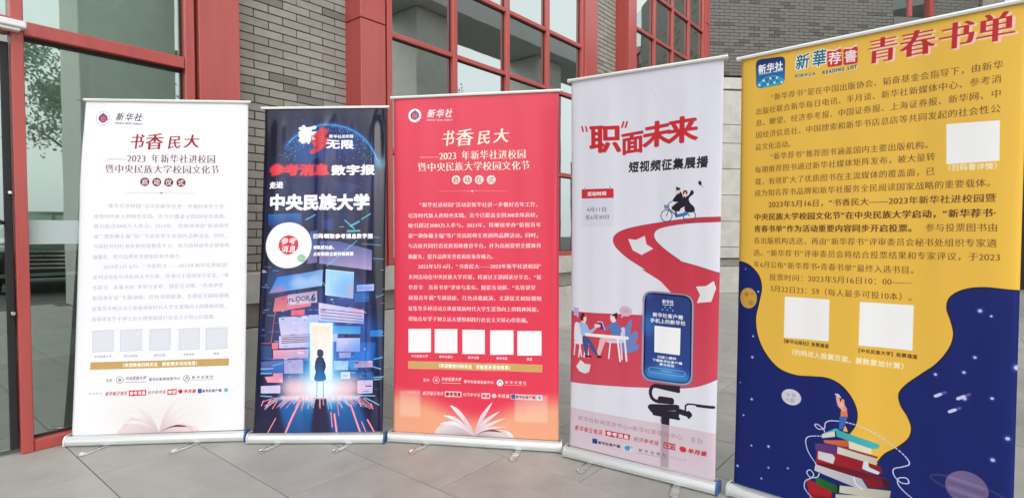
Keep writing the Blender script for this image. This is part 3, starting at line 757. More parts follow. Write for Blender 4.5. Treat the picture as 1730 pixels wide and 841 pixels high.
def art_digital(W, H):
    A = Art(W, H, (22, 23, 62)); rs = np.random.RandomState(5)
    hp = lambda n: n * 3.5
    yy, xx = np.mgrid[0:A.H, 0:A.W]
    g_ = np.exp(-(((xx - A.W / 2) / (A.W * 0.44)) ** 6))[..., None]
    A.a = A.a * (0.5 + 0.5 * g_)
    A.a[1150:1800] += (np.exp(-(((yy - 1500) / 330.0) ** 2) - (((xx - A.W / 2) / 300.0) ** 2))[..., None] * np.array((0.0, 0.18, 0.42), np.float32))[1150:1800]
    A.poly([(0, 400), (A.W, 380), (A.W, 800), (0, 800)], (44, 38, 74), 0.7, blur=90)
    # globe of points of light
    c = (408.5, 430.9); r = 323.1
    A.ell(c, r, r, (24, 34, 92), 0.6, blur=14)
    A.ell((285.5, 253.3), r * 0.34, r * 0.42, (20, 92, 176), 0.6, blur=36)
    A.ell((506.9, 228.4), r * 0.4, r * 0.3, (24, 60, 150), 0.5, blur=36)
    arc = lambda t0, t1, q=1.0: [(c[0] + r * q * math.cos(R(t)), c[1] - r * q * math.sin(R(t))) for t in np.linspace(t0, t1, 40)]
    A.line(arc(12, 146), 20, (26, 110, 190), 0.8, blur=9); A.line(arc(16, 140), 6, (70, 180, 235), 0.9); A.line(arc(40, 130, 0.97), 14, (24, 90, 170), 0.5, blur=8)
    A.ell((739.6, 358.8), 34, 40, (70, 190, 220), 0.6, blur=14)
    for i in range(520):
        a = rs.uniform(1.12 * math.pi, 1.92 * math.pi); q = r * (1 - abs(rs.normal(0, 0.2)))
        A.ell((c[0] + q * math.cos(a), c[1] + q * math.sin(a)), rs.uniform(1.2, 3.2), col=(60 + rs.randint(60), 160 + rs.randint(60), 235), alpha=rs.uniform(0.3, 0.9))
    for i in range(60): A.ell((rs.uniform(0, A.W), rs.uniform(30, 700)), rs.uniform(1.5, 3.5), col=(90, 140, 220), alpha=rs.uniform(0.3, 0.8))
    for i in range(14):
        A.line([((432.2, 463.7)[0] + i * 6, (432.2, 463.7)[1] + i * 9), ((618.5, 528.9)[0] - i * 8, (618.5, 528.9)[1] + i * 5 - 20)], 1.8, (90, 150, 220), 0.45)
    A.poly([(314.4, 340.1), (340.5, 322.3), (367.4, 336.2), (376.9, 363.6), (306.2, 362.7)], (20, 18, 52), 0.9, blur=3)
    # lettering at the top
    A.quadtext('新', (227.1, 227.0), (338.1, 228.3), (223.9, 113.2), WHITE, b=(0.055, 0.05))
    for b_, al in (((0.09, 0.08), 0.35), ((0.055, 0.05), 1.0)): A.quadtext('多', (297.2, 289.9), (408.6, 280.3), (314.5, 139.1), (214, 58, 68), al, b_, 1.08)
    A.text('新华社进校园', (415.3, 183.4), (568.3, 185.2), hp(6.4), WHITE, b=(0.04, 0.04))
    A.text('无限', (396.8, 232.6), (572.8, 238.4), hp(17.5), WHITE, b=(0.045, 0.04))
    for q, al in ((9, 0.25), (5, 0.4)):
        A.text('参考消息', (45.8, 395.9), (420.2, 400.3), hp(21), (225, 50, 66), al, b=(0.12, 0.12))
    A.text('参考消息', (45.8, 395.9), (420.2, 400.3), hp(20), (228, 58, 70), b=(0.06, 0.05))
    A.text('数字报', (432.6, 402.3), (708.4, 403.8), hp(19), WHITE, b=(0.055, 0.045))
    A.text('走进', (47.4, 494.2), (137.1, 494.3), hp(12.4), WHITE, b=(0.06, 0.05))
    A.text('中央民族大学', (49.4, 602.6), (679.5, 608.5), hp(29), WHITE, b=(0.055, 0.055), wfill=0.99)
    P = lambda pts, c1, al=1.0, c2=None, gd=(0, 1), bl=0: A.poly(pts, c1, al, blur=bl, col2=c2, gdir=gd)
    LV, PK, BL, CY = (184, 190, 240), (228, 128, 150), (40, 110, 190), (150, 205, 240)
    P([(45.1, 678.2), (254.8, 674.6), (255.2, 747.3), (50.3, 753.6)], (30, 110, 185), 0.9, (20, 60, 130))
    P([(308.7, 789.5), (359.0, 781.3), (361.5, 983.2), (296.7, 991.0)], (60, 110, 190), 0.7, (170, 150, 210))
    P([(375.5, 847.6), (493.2, 853.5), (696.2, 910.5), (696.2, 1035.4), (374.7, 990.3)], (70, 90, 160), 0.85, (206, 180, 226), (0.1, 1))
    P([(385.5, 719.7), (455.3, 711.7), (456.8, 782.5), (395.7, 781.7)], (40, 90, 170), 0.5, bl=6)
    for a_, b_, w_ in (((525.4, 721.4), (583.3, 775.3), 8), ((618.4, 789.0), (544.3, 790.7), 12), ((561.1, 757.3), (613.1, 731.4), 12), ((630.4, 718.3), (684.1, 683.4), 8), ((282.2, 713.9), (339.1, 685.3), 8), ((602.0, 850.5), (418.4, 1005.7), 5), ((491.3, 763.5), (519.2, 762.1), 5), ((341.4, 1043.8), (403.6, 1114.0), 5), ((403.6, 1114.0), (430.5, 1157.5), 5)):
        A.line([a_, b_], w_, (90, 200, 225), 0.85)
    for a_, b_ in (((16.0, 1130.5), (67.8, 1133.7)), ((90.2, 1030.1), (124.8, 1032.3)), ((637.2, 871.2), (746.2, 879.6)), ((703.9, 963.2), (764.7, 965.7)), ((724.5, 1202.8), (767.3, 1183.5)), ((38.3, 1272.5), (72.5, 1267.8)), ((65.1, 1302.8), (108.1, 1305.9)), ((312.9, 1272.8), (336.9, 1271.4)), ((459.6, 1225.0), (468.4, 1235.4)), ((706.3, 829.8), (741.3, 832.0))):
        A.line([a_, b_], 4, (120, 190, 235), 0.8)
    P([(119.2, 1071.3), (398.9, 1027.2), (395.3, 1126.8), (69.1, 1170.0)], (58, 120, 205), 1, (150, 190, 240), (0.6, 1))
    P([(187.8, 1111.1), (238.0, 1059.8), (299.3, 1086.6), (358.9, 1052.7), (386.3, 1113.8), (231.7, 1137.6)], (190, 210, 246), 0.55, bl=12)
    P([(69.1, 1170.0), (110.7, 1127.4), (170.9, 1123.9), (163.4, 1158.3)], (230, 120, 150), 0.7, bl=8)
    P([(416.3, 1027.4), (585.5, 1047.0), (582.3, 1206.0), (415.6, 1183.2)], (150, 205, 240), 1, (196, 222, 246))
    P([(542.0, 1124.4), (583.3, 1116.3), (581.4, 1204.3), (534.8, 1197.7)], (246, 196, 206), 0.9, bl=7); A.line([(416.3, 1027.4), (585.5, 1047.0), (582.3, 1206.0), (415.6, 1183.2), (416.3, 1027.4)], 3, (230, 244, 255))
    P([(605.1, 1125.3), (712.1, 1120.6), (711.0, 1161.2), (605.8, 1165.9)], LV); A.text('MESSAGE', (615.7, 1144.4), (702.1, 1142.1), hp(5), (120, 110, 170))
    P([(593.0, 1176.9), (680.9, 1169.5), (683.5, 1229.7), (594.0, 1230.3)], (40, 90, 160), 0.9)
    P([(108.7, 1198.0), (189.9, 1180.2), (184.2, 1274.5), (98.7, 1281.9)], (210, 92, 116), 0.9, (238, 130, 140))
    P([(185.6, 1180.1), (365.8, 1156.7), (367.7, 1229.8), (191.9, 1244.6)], (170, 150, 190), 1, (222, 196, 216)); P([(183.2, 1240.2), (329.1, 1233.6), (325.2, 1250.7), (184.2, 1272.8)], (240, 130, 150), 0.9)
    A.text('FLOOR', (192.5, 1207.7), (319.5, 1197.4), hp(12), (80, 70, 110), b=(0.03, 0.03)); A.text('6', (326.3, 1195.7), (359.0, 1194.5), hp(17), (30, 28, 60), b=(0.03, 0.03))
    P([(210.0, 1274.8), (288.8, 1269.0), (289.7, 1303.2), (210.9, 1306.4)], (235, 96, 120))
    P([(378.0, 1229.9), (656.7, 1280.8), (653.7, 1361.9), (379.0, 1341.1)], (214, 206, 240), 1, (196, 186, 232)); P([(553.1, 1255.4), (655.0, 1280.8), (654.5, 1302.2), (571.0, 1292.5)], (238, 170, 190), 0.8)
    for k in range(4): A.line([_G(432,680+k*22), _G(728,712+k*20)], 4, (70, 66, 120))
    P([(134.2, 1318.2), (378.0, 1301.0), (378.1, 1406.6), (150.0, 1410.3)], LV, 1, (220, 206, 236))
    P([(134.6, 1330.9), (376.3, 1334.2), (325.4, 1418.5), (151.4, 1426.3)], LV, 1, (214, 200, 232))
    P([(140.3, 1428.7), (321.2, 1421.8), (323.3, 1499.6), (142.7, 1502.2)], (206, 196, 232)); 
    for k in range(4): A.line([_I(150,126+k*13), _I(344,118+k*12)], 4, (52, 46, 92))
    A.line([(111.5, 1279.4), (92.3, 1470.3), (28.4, 1472.0)], 5, (214, 90, 110), 0.8)
    P([(98.2, 1470.4), (139.0, 1465.0), (136.0, 1505.5), (99.5, 1506.7)], (226, 120, 140)); P([(106.5, 1512.7), (321.0, 1509.7), (319.0, 1563.5), (110.0, 1565.7)], (244, 150, 168), 1, (252, 190, 204), (1, 0))
    P([(28.8, 1482.1), (97.2, 1491.5), (99.8, 1567.2), (32.0, 1570.4)], (40, 70, 130), 0.8); P([(32.4, 1583.0), (172.2, 1572.4), (174.5, 1643.6), (35.0, 1654.1)], (110, 120, 180), 0.8, (60, 90, 160))
    P([(174.8, 1573.3), (286.9, 1569.8), (289.2, 1653.5), (179.0, 1652.0)], (246, 176, 196)); A.ring((228.5, 1606.7), 22, 6, (255, 214, 220), 0.9)
    P([(61.0, 1671.2), (111.7, 1667.7), (111.1, 1649.4), (170.4, 1647.7), (172.2, 1706.0), (79.1, 1704.7)], (246, 150, 170)); P([(37.6, 1724.9), (157.5, 1721.6), (159.0, 1768.1), (39.1, 1768.0)], (206, 200, 236))
    for a_, b_ in (((34.0, 1624.9), (110.2, 1621.8)), ((34.9, 1651.6), (102.7, 1650.9)), ((109.6, 1605.0), (168.5, 1589.1)), ((39.7, 1782.9), (107.3, 1788.0)), ((630.9, 1787.3), (724.0, 1792.7)), ((705.5, 1684.4), (773.4, 1681.2)), ((712.5, 1575.7), (763.5, 1566.4)), ((704.6, 1617.6), (755.8, 1635.0))): A.line([a_, b_], 7, (130, 210, 250), 0.85)
    P([(468.0, 1371.2), (636.0, 1376.9), (635.0, 1422.7), (470.7, 1418.8)], (52, 140, 214), 1, (80, 170, 230)); P([(462.2, 1418.7), (494.7, 1419.1), (493.1, 1467.4), (463.2, 1467.0)], (190, 190, 236))
    P([(534.1, 1424.8), (635.1, 1426.1), (635.4, 1446.5), (534.5, 1443.4)], (26, 24, 66)); P([(625.6, 1473.4), (728.1, 1474.8), (712.6, 1584.1), (627.4, 1583.0)], (24, 100, 180), 0.8, bl=4)
    P([(489.2, 1446.2), (633.7, 1446.5), (633.4, 1529.2), (488.4, 1525.5)], (206, 200, 238)); P([(505.6, 1532.5), (577.1, 1531.8), (576.1, 1565.4), (506.3, 1566.2)], (246, 180, 190)); P([(599.3, 1528.8), (686.2, 1528.3), (687.0, 1579.6), (600.2, 1580.9)], (32, 112, 186))
    P([(692.9, 1402.3), (763.1, 1400.7), (763.6, 1439.8), (693.5, 1440.5)], (36, 140, 214), 0.9); P([(563.4, 1573.7), (627.4, 1578.8), (619.9, 1639.8), (568.8, 1632.4)], (70, 160, 220), 0.9)
    P([(597.7, 1582.5), (710.0, 1584.1), (708.9, 1621.8), (598.4, 1622.8)], (248, 170, 182)); P([(474.2, 1580.8), (563.6, 1582.1), (562.1, 1636.5), (475.5, 1636.1)], (226, 238, 250))
    P([(620.9, 1698.3), (711.6, 1697.0), (711.1, 1776.0), (622.2, 1776.4)], (206, 190, 234)); P([(509.6, 1644.1), (713.5, 1651.2), (722.7, 1697.2), (510.6, 1694.2)], (30, 120, 196), 0.7, bl=5); P([(518.2, 1648.4), (573.4, 1649.2), (574.1, 1689.3), (519.0, 1688.5)], (232, 244, 250))
    for k in range(5): A.line([_I(700,440+k*17), _I(788,438+k*17)], 2.5, (160, 140, 200))
    for c_, r_, q_ in (((186.1, 1610.3), 90, 0.35), ((626.9, 1549.3), 110, 0.5), ((568.7, 1168.0), 120, 0.35), ((118.2, 1092.9), 90, 0.35), ((397.9, 1588.1), 150, 0.3), ((675.6, 1389.3), 80, 0.4)):
        A.ell(c_, r_, r_ * 0.8, (20, 120, 235), q_, blur=34)
    # small lit and dark panes scattered over the blocks
    for k in range(260):
        x_, y_ = rs.uniform(0, 870), rs.uniform(-560, 520)
        if 330 < x_ < 530 and y_ > 0 or (y_ < -170 and 60 < x_ < 800): continue
        w_, h_ = rs.uniform(10, 46), rs.uniform(3, 13); cc = [(20, 20, 56), (40, 110, 190), (120, 190, 240), (226, 110, 140), (236, 226, 246)][rs.randint(5)]
        A.poly([_I(x_, y_), _I(x_ + w_, y_ - 1), _I(x_ + w_, y_ + h_), _I(x_, y_ + h_)], cc, rs.uniform(0.25, 0.75))
    # floor of light trails
    P([(6.2, 1789.1), (800.2, 1800.5), (803.1, 2056.6), (15.8, 2045.0)], (26, 24, 62), 1)
    P([(141.5, 1800.9), (365.2, 1804.1), (345.7, 2025.4), (199.1, 2023.3)], (18, 112, 190), 0.9, (16, 74, 140), bl=12); P([(435.2, 1805.1), (622.8, 1807.8), (710.5, 2030.8), (467.2, 2027.2)], (18, 112, 190), 0.9, (16, 70, 134), bl=12)
    # the light around the doorway
    A.ell((401.0, 1717.6), 156.7, 127.0, (150, 220, 250), 0.85, blur=45)
    for c_, rx, ry in (((219.7, 1735.8), 80, 95), ((579.3, 1740.9), 85, 95), ((292.0, 1753.4), 90, 90), ((511.9, 1756.6), 90, 80)):
        A.ell(c_, (0.848 * rx), (0.848 * ry) * 0.8, (255, 214, 220), 0.75, blur=26)
    A.ell((401.5, 1738.4), 101.6, 80.5, (240, 250, 255), 0.95, blur=30)
    P([(149.4, 1784.5), (647.8, 1787.5), (631.3, 1812.1), (403.5, 1817.1), (167.0, 1807.9)], (252, 232, 240), 0.85, bl=7)
    P([(365.2, 1804.1), (435.2, 1805.1), (442.3, 2035.0), (356.8, 2033.7)], (34, 28, 66), 1, bl=4)
    for k in range(46):
        a = rs.uniform(-1, 1); x0 = 428 + a * 330; x1 = 428 + a * (390 + rs.uniform(0, 60)); y1 = 560 + rs.uniform(20, 75)
        A.line([_I(x0,552), _I(x1,y1)], rs.uniform(3, 8), (250, 170, 190) if k % 3 else (150, 210, 245), 0.75)
    for x0, y0, x1, y1, w_ in ((285, 560, 178, 800, 12), (108, 698, 52, 800, 6), (70, 570, 40, 622, 8), (120, 575, 85, 630, 6), (500, 655, 510, 760, 7), (525, 668, 542, 800, 13), (640, 600, 710, 800, 12), (720, 722, 750, 800, 6), (760, 708, 810, 800, 9), (240, 650, 200, 740, 8), (545, 590, 558, 680, 4), (300, 590, 290, 645, 4), (700, 560, 715, 612, 7), (785, 595, 792, 620, 6), (20, 575, 5, 610, 7)):
        A.line([_I(x0,y0), _I(x1,y1)], w_, (236, 110, 136)); A.line([_I(x0,y0), _I(x1,y1)], w_ * 0.35, (255, 200, 214), 0.9)
    # doorway and the girl standing in it
    P([(310.4, 1340.1), (473.3, 1342.3), (476.6, 1689.5), (328.3, 1687.4)], (120, 200, 255), 0.75, bl=18)
    P([(321.8, 1348.8), (465.0, 1352.4), (470.0, 1697.8), (334.4, 1695.9)], (246, 248, 252), 0.96, (220, 246, 252), bl=3); P([(336.0, 1366.0), (452.5, 1369.3), (456.3, 1614.1), (343.9, 1604.1)], (244, 228, 212), 1, (240, 246, 248), bl=4)
    A.poly(curve([(377.4, 1516.4), (394.3, 1510.7), (409.9, 1522.8), (411.3, 1546.3), (402.2, 1556.3), (386.9, 1556.1), (376.4, 1544.2)], True, 5), (40, 44, 84))
    A.poly(curve([(380.1, 1557.7), (407.4, 1558.1), (420.8, 1588.5), (422.4, 1617.8), (417.8, 1638.6), (429.2, 1693.0), (363.2, 1694.6), (373.4, 1629.7), (364.3, 1604.4), (368.7, 1575.1)], True, 5), (30, 36, 80), 1, col2=(26, 120, 196), gdir=(0, 1))
    A.line([(379.3, 1694.8), (379.3, 1796.1)], 5, (110, 170, 200)); A.line([(414.1, 1695.3), (418.2, 1796.6)], 5, (110, 170, 200)); A.line([(369.0, 1587.7), (366.4, 1621.2), (373.7, 1639.7)], 8, (28, 40, 90)); A.line([(419.1, 1588.4), (424.0, 1613.6), (417.8, 1638.6)], 8, (28, 40, 90))
    # round panel with the seal and the lines beside it
    c = (178.7, 874.1); r = 143.5
    A.ell(c, r, r, (248, 246, 252)); A.ring(c, r * 0.985, 2, (190, 190, 214)); A.ring(c, r * 0.62, 3, (206, 206, 222), 0.8)
    c2 = (180.4, 872.4); A.ell(c2, r * 0.42, r * 0.42, (204, 34, 48))
    A.text('参考', (c2[0] - r * 0.33, c2[1] - r * 0.17), (c2[0] + r * 0.33, c2[1] - r * 0.17), r * 0.30, WHITE, b=(0.02, 0.02), shear=0.15); A.text('消息', (c2[0] - r * 0.31, c2[1] + r * 0.18), (c2[0] + r * 0.33, c2[1] + r * 0.18), r * 0.32, WHITE, b=(0.02, 0.02), shear=0.15)
    A.ell((261.0, 955.7), 26.0, None, (168, 206, 178)); A.ring((261.0, 955.7), 15.6, 4, (110, 170, 130), 0.8)
    A.text('扫码领取参考消息数字报', (328.6, 818.8), (701.9, 823.6), hp(9), WHITE, b=(0.055, 0.05)); A.text('领取成功后，', (332.2, 890.1), (476.6, 891.1), hp(7), WHITE, b=(0.05, 0.05)); A.text('点击链接立即开始阅读', (333.2, 930.4), (581.7, 931.8), hp(7), WHITE, b=(0.05, 0.05))
    return A

def art_career(W, H):
    A = Art(W, H, (226, 226, 238)); RD = (200, 52, 72)
    DK = (38, 34, 48)
    # the big brushed title
    for ch, q, b in (('职', ((118.9, 385.3), (280.5, 391.3), (116.0, 248.3)), (0.03, 0.02)), ('面', ((294.4, 408.8), (403.3, 399.4), (293.2, 301.9)), (0.028, 0.02)),
                     ('未', ((409.3, 383.6), (539.8, 371.1), (410.8, 266.2)), (0.035, 0.022)), ('来', ((532.4, 372.0), (667.8, 363.8), (533.5, 254.7)), (0.035, 0.022))):
        A.quadtext(ch, (q[0][0] + 3, q[0][1] + 3), (q[1][0] + 3, q[1][1] + 3), (q[2][0] + 3, q[2][1] + 3), (120, 30, 40), 0.7, b, 1.12)
        A.quadtext(ch, *q, (206, 36, 48), 1, b, 1.12)
    for x in (92, 118): A.line([_K(x,98), _K(x+8,128)], 9, (206, 36, 48))
    for x in (372, 396): A.line([_K(x,66), _K(x-10,100)], 10, (206, 36, 48))
    A.text('短视频征集展播', (330.5, 477.0), (728.7, 469.2), 55.5, (36, 34, 42), b=(0.03, 0.045), shear=0.06, wfill=0.94)
    # the date card
    A.poly([(64.6, 579.3), (252.3, 580.1), (254.5, 778.3), (67.9, 783.9)], (216, 218, 232), 0.9); A.poly([(66.4, 581.0), (250.7, 581.6), (252.9, 630.7), (66.7, 630.2)], (206, 44, 58))
    A.text('活动时间', (100.0, 607.1), (212.8, 606.7), 23.4, WHITE, b=(0.04, 0.04)); A.line([(85.7, 572.0), (85.8, 584.7)], 5, (150, 150, 160)); A.line([(232.4, 570.3), (232.5, 582.6)], 5, (150, 150, 160))
    A.text('4月11日', (97.1, 690.1), (216.9, 688.7), 26.6, (92, 76, 90)); A.text('至6月30日', (86.9, 732.0), (232.4, 728.2), 26.7, (92, 76, 90))
    # the red road that bends down behind the phone
    up = curve([(789.9, 729.7), (684.5, 733.3), (584.7, 744.8), (453.9, 764.7), (346.9, 785.4), (278.8, 810.4), (253.0, 843.5), (268.0, 886.7), (331.8, 940.0), (432.8, 998.1)], n=8) + [np.array(p) for p in ((405.7, 993.8), (509.1, 1052.1), (559.7, 1100.8), (582.8, 1222.4))]
    lo = [np.array(p) for p in ((423.8, 1228.2), (254.3, 1237.4), (90.0, 1245.5), (3.9, 1245.9))] + [np.array(p) for p in ((-0.6, 1645.3),)]
    lo2 = curve([(-0.6, 1643.7), (93.1, 1637.5), (337.3, 1612.8), (560.4, 1581.7), (664.7, 1560.9), (731.5, 1534.1), (805.1, 1491.7)], n=8)
    inn = curve([(795.1, 996.4), (687.6, 965.6), (592.1, 942.5), (603.3, 941.8), (524.9, 889.5), (476.5, 844.0), (470.7, 810.2), (496.9, 786.4), (572.3, 769.0), (660.4, 758.4), (790.3, 751.6)], n=8)
    sh = up + lo + lo2 + inn
    A.poly(sh, RD, 1, col2=(210, 76, 96), gdir=(0, 1)); A.line(curve([(789.9, 729.7), (684.5, 733.3), (584.7, 744.8), (453.9, 764.7), (346.9, 785.4), (278.8, 810.4), (253.0, 843.5), (268.0, 886.7), (331.8, 940.0), (432.8, 998.1)], n=8), 3.5, (120, 50, 70), 0.7); A.line(inn, 3.5, (120, 50, 70), 0.7); A.line(lo2, 3, (140, 50, 70), 0.6)
    for pg in ([(333.5, 841.8), (375.6, 846.2), (422.2, 824.1), (430.9, 866.1), (466.4, 888.7), (407.1, 922.4), (359.5, 900.0)], [(681.4, 1064.3), (729.0, 1058.3), (762.4, 1031.8), (773.4, 1066.0), (754.0, 1132.1), (686.9, 1143.3), (700.8, 1103.9)], [(38.1, 1550.9), (65.6, 1510.0), (91.4, 1528.1), (128.6, 1526.4), (119.6, 1570.1), (91.9, 1582.6), (58.9, 1575.2)]):
        A.poly(pg, (226, 224, 228)); 
    # riders with mortar boards on a bicycle
    for x_ in (360, 612):
        A.ring(_S(x_,482), 28.4, 4, (60, 60, 80))
    A.line([(531.6, 725.3), (542.5, 696.1), (542.0, 662.4), (560.0, 653.7)], 4.5, (90, 110, 150)); A.line([(542.4, 689.3), (581.4, 723.1), (621.4, 718.8)], 7, (90, 120, 170)); A.line([(581.5, 725.4), (628.0, 715.3)], 15, (50, 110, 190)); A.line([(644.3, 724.1), (620.9, 687.8)], 5, (80, 110, 160))
    A.poly([(517.9, 669.7), (542.6, 670.0), (542.0, 690.7), (520.0, 690.5)], (120, 140, 170))
    A.poly(curve([(592.9, 608.6), (606.3, 614.6), (614.8, 643.6), (620.7, 676.8), (603.2, 687.7), (594.5, 701.8), (572.1, 700.8), (556.5, 685.0), (576.0, 665.1), (589.3, 656.4), (573.6, 656.2), (562.2, 647.0)], True, 4), (26, 24, 32))
    A.poly(curve([(619.8, 626.9), (637.4, 627.3), (653.5, 600.5), (663.3, 617.3), (641.1, 639.6), (647.6, 663.9), (665.3, 681.7), (667.1, 704.9), (627.8, 705.6), (620.7, 679.0), (613.5, 643.5)], True, 4), (28, 24, 44))
    A.ell((586.6, 604.0), 13, 14, (236, 200, 190)); A.ell((622.7, 615.5), 14, 16, (240, 206, 196)); A.line([(615.2, 617.1), (617.7, 604.8), (628.2, 605.9), (630.2, 617.4)], 7, (34, 28, 36)); A.poly([(619.8, 626.9), (628.6, 627.1), (627.1, 639.4)], (240, 206, 196))
    A.poly([(576.9, 582.8), (599.3, 591.0), (596.3, 598.9), (579.4, 600.7)], (22, 22, 28)); A.poly([(682.2, 567.4), (688.8, 555.5), (698.4, 566.2), (697.9, 581.8), (686.7, 576.2)], (22, 22, 28)); A.line([(697.8, 580.0), (706.5, 588.1)], 3, (150, 140, 120))
    A.line([(577.5, 703.0), (581.4, 718.7)], 8, (60, 50, 60))
    # two people talking across a table
    WC, BLU, SK = (232, 226, 238), (84, 124, 190), (250, 210, 206)
    for a_, m1, m2 in (((315.5, 1429.7), (322.7, 1345.6), (356.7, 1257.2)), ((321.0, 1429.0), (358.0, 1362.0), (386.7, 1312.4)), ((315.6, 1437.5), (358.6, 1408.4), (398.2, 1382.6))):
        a1, a2, a3 = np.array(a_), np.array(m1), np.array(m2)
        A.poly(curve([a1, a2 + (-16, -8), a3, a2 + (26, 10)], True, 6), (110, 134, 196))
    A.poly(curve([(26.8, 1315.1), (56.9, 1309.1), (67.9, 1337.9), (75.6, 1410.4), (27.5, 1419.2)], True, 4), WC); A.line([(27.5, 1419.2), (128.8, 1410.7)], 12, WC)
    for a_, b_ in (((31.2, 1421.5), (24.3, 1486.7)), ((63.7, 1420.1), (54.1, 1495.2)), ((58.9, 1420.7), (71.4, 1490.0)), ((96.8, 1383.3), (94.7, 1410.7)), ((96.5, 1415.9), (87.0, 1492.2)), ((105.3, 1414.8), (115.4, 1490.4))): A.line([a_, b_], 8, WC)
    A.poly(curve([(297.8, 1312.1), (320.6, 1305.4), (322.7, 1345.6), (319.3, 1382.4), (232.0, 1393.4), (226.2, 1380.9), (292.9, 1364.8)], True, 4), (206, 212, 240))
    for a_, b_ in (((242.1, 1392.1), (234.0, 1476.8)), ((301.3, 1384.6), (307.8, 1472.5))): A.line([a_, b_], 8, WC)
    A.poly(curve([(192.1, 1369.1), (270.8, 1362.3), (271.0, 1380.6), (220.6, 1386.9), (201.1, 1423.9), (182.7, 1469.1), (165.4, 1463.4), (175.3, 1416.6)], True, 4), (232, 186, 190)); A.poly(curve([(164.3, 1474.3), (181.5, 1468.2), (196.5, 1478.9), (170.2, 1484.2)], True, 3), (90, 30, 40))
    A.poly(curve([(75.4, 1385.9), (119.8, 1385.9), (169.9, 1460.1), (158.5, 1468.2), (126.1, 1439.1), (114.2, 1413.7), (108.8, 1479.4), (95.2, 1481.3)], True, 4), (70, 84, 140)); A.line([(97.0, 1485.4), (126.5, 1483.4)], 11, (90, 30, 40))
    A.poly(curve([(56.9, 1307.5), (86.7, 1298.9), (107.5, 1317.2), (123.5, 1339.7), (159.9, 1311.5), (168.6, 1317.0), (131.3, 1356.6), (104.9, 1363.4), (72.4, 1375.4), (61.9, 1338.5)], True, 4), (160, 190, 234)); A.ell((161.1, 1311.4), 12, 10, SK)
    A.ell((83.6, 1280.9), 17, 24, SK); A.poly(curve([(62.7, 1275.9), (68.5, 1259.1), (80.3, 1248.7), (89.3, 1259.7), (93.5, 1269.0), (81.7, 1274.0), (80.7, 1293.1), (67.5, 1290.1)], True, 4), (80, 20, 34))
    A.poly(curve([(242.1, 1285.7), (269.8, 1277.6), (289.3, 1292.2), (303.4, 1324.5), (284.4, 1347.5), (248.4, 1349.2), (242.4, 1318.3), (217.2, 1323.8), (213.1, 1312.1), (233.9, 1303.4)], True, 4), BLU); A.ell((257.4, 1260.0), 17, 24, SK); A.poly(curve([(250.0, 1242.9), (266.6, 1234.5), (275.9, 1230.0), (279.3, 1238.5), (275.2, 1265.0), (268.6, 1264.1), (264.0, 1250.5), (251.8, 1249.1)], True, 4), (40, 26, 44))
    A.poly([(168.4, 1288.2), (194.1, 1287.6), (209.9, 1327.2), (183.1, 1326.0)], (70, 60, 130)); A.line([(168.4, 1288.2), (194.1, 1287.6), (209.9, 1327.2)], 4, WC); A.ell((177.2, 1309.6), 8, 8, SK)
    A.line([(97.9, 1365.9), (336.4, 1357.4)], 17, (244, 240, 246)); 
    for a_, b_ in (((281.9, 1366.1), (297.5, 1483.4)), ((321.3, 1361.3), (333.5, 1476.7))): A.line([a_, b_], 10, (244, 240, 246))
    A.ell((325.5, 1217.0), 35.8, 27.1, (214, 184, 206)); A.poly([(305.1, 1236.0), (297.1, 1256.0), (321.5, 1241.1)], (214, 184, 206))
    for k in range(3): A.line([_R(560,140+k*12), _R(608,140+k*12)], 2, (180, 140, 170))
    A.poly([(18.9, 1222.9), (52.7, 1225.3), (50.6, 1271.7), (49.5, 1282.7), (38.6, 1270.2), (20.4, 1269.2)], (180, 180, 222))
    # the phone on its clamp
    def rrect(p, r_, n=5):
        p = [np.array(q, float) for q in p]; out = []
        for i in range(4):
            c_, a_, b_ = p[i], p[i - 1], p[(i + 1) % 4]
            ua = (a_ - c_) / np.hypot(*(a_ - c_)); ub = (b_ - c_) / np.hypot(*(b_ - c_))
            for t in np.linspace(0, 1, n): out.append(c_ + ua * r_ * (1 - t) ** 2 + ub * r_ * t ** 2)
        return out
    A.poly(rrect([(415.4, 1102.7), (674.1, 1104.3), (674.1, 1556.2), (412.7, 1567.3)], 56), (176, 160, 186)); A.line(rrect([(415.4, 1102.7), (674.1, 1104.3), (674.1, 1556.2), (412.7, 1567.3)], 56) , 3, (120, 100, 130))
    A.poly(rrect([(424.4, 1109.2), (664.8, 1110.5), (665.8, 1546.4), (423.1, 1558.2)], 48), (26, 26, 50)); A.poly(rrect([(433.4, 1117.1), (658.2, 1119.2), (658.9, 1539.2), (432.0, 1549.5)], 40), (42, 62, 126), 1, col2=(44, 72, 150), gdir=(0, 1))
    A.poly([(434.3, 1503.8), (659.5, 1497.2), (658.9, 1539.2), (435.0, 1550.5)], (70, 160, 226), 0.8, blur=16); A.ell((547.9, 1493.5), 60, 40, (80, 170, 235), 0.6, blur=22); A.ell((446.8, 1277.2), 36, 60, (60, 130, 210), 0.6, blur=20)
    A.poly([(435.3, 1148.6), (470.1, 1115.8), (434.9, 1117.0)], (60, 110, 180), 0.7, blur=8)
    A.text('新华社', (516.1, 1149.7), (575.6, 1149.6), 21.1, WHITE, b=(0.03, 0.03)); A.line([(518.5, 1165.8), (573.7, 1165.2)], 3, WHITE)
    for x_, y_ in ((205, 180), (225, 162), (240, 182), (262, 166), (280, 186)): A.ell(_Q(x_,y_), 3.5, col=(150, 210, 250))
    A.text('新华社客户端', (467.2, 1220.4), (623.2, 1220.5), 23.3, WHITE, b=(0.03, 0.03)); A.text('手机上的新华社', (454.5, 1251.2), (636.0, 1247.7), 23.3, WHITE, b=(0.03, 0.03))
    A.poly([(478.3, 1276.7), (611.7, 1274.7), (609.8, 1408.7), (478.8, 1411.8)], (250, 250, 252))
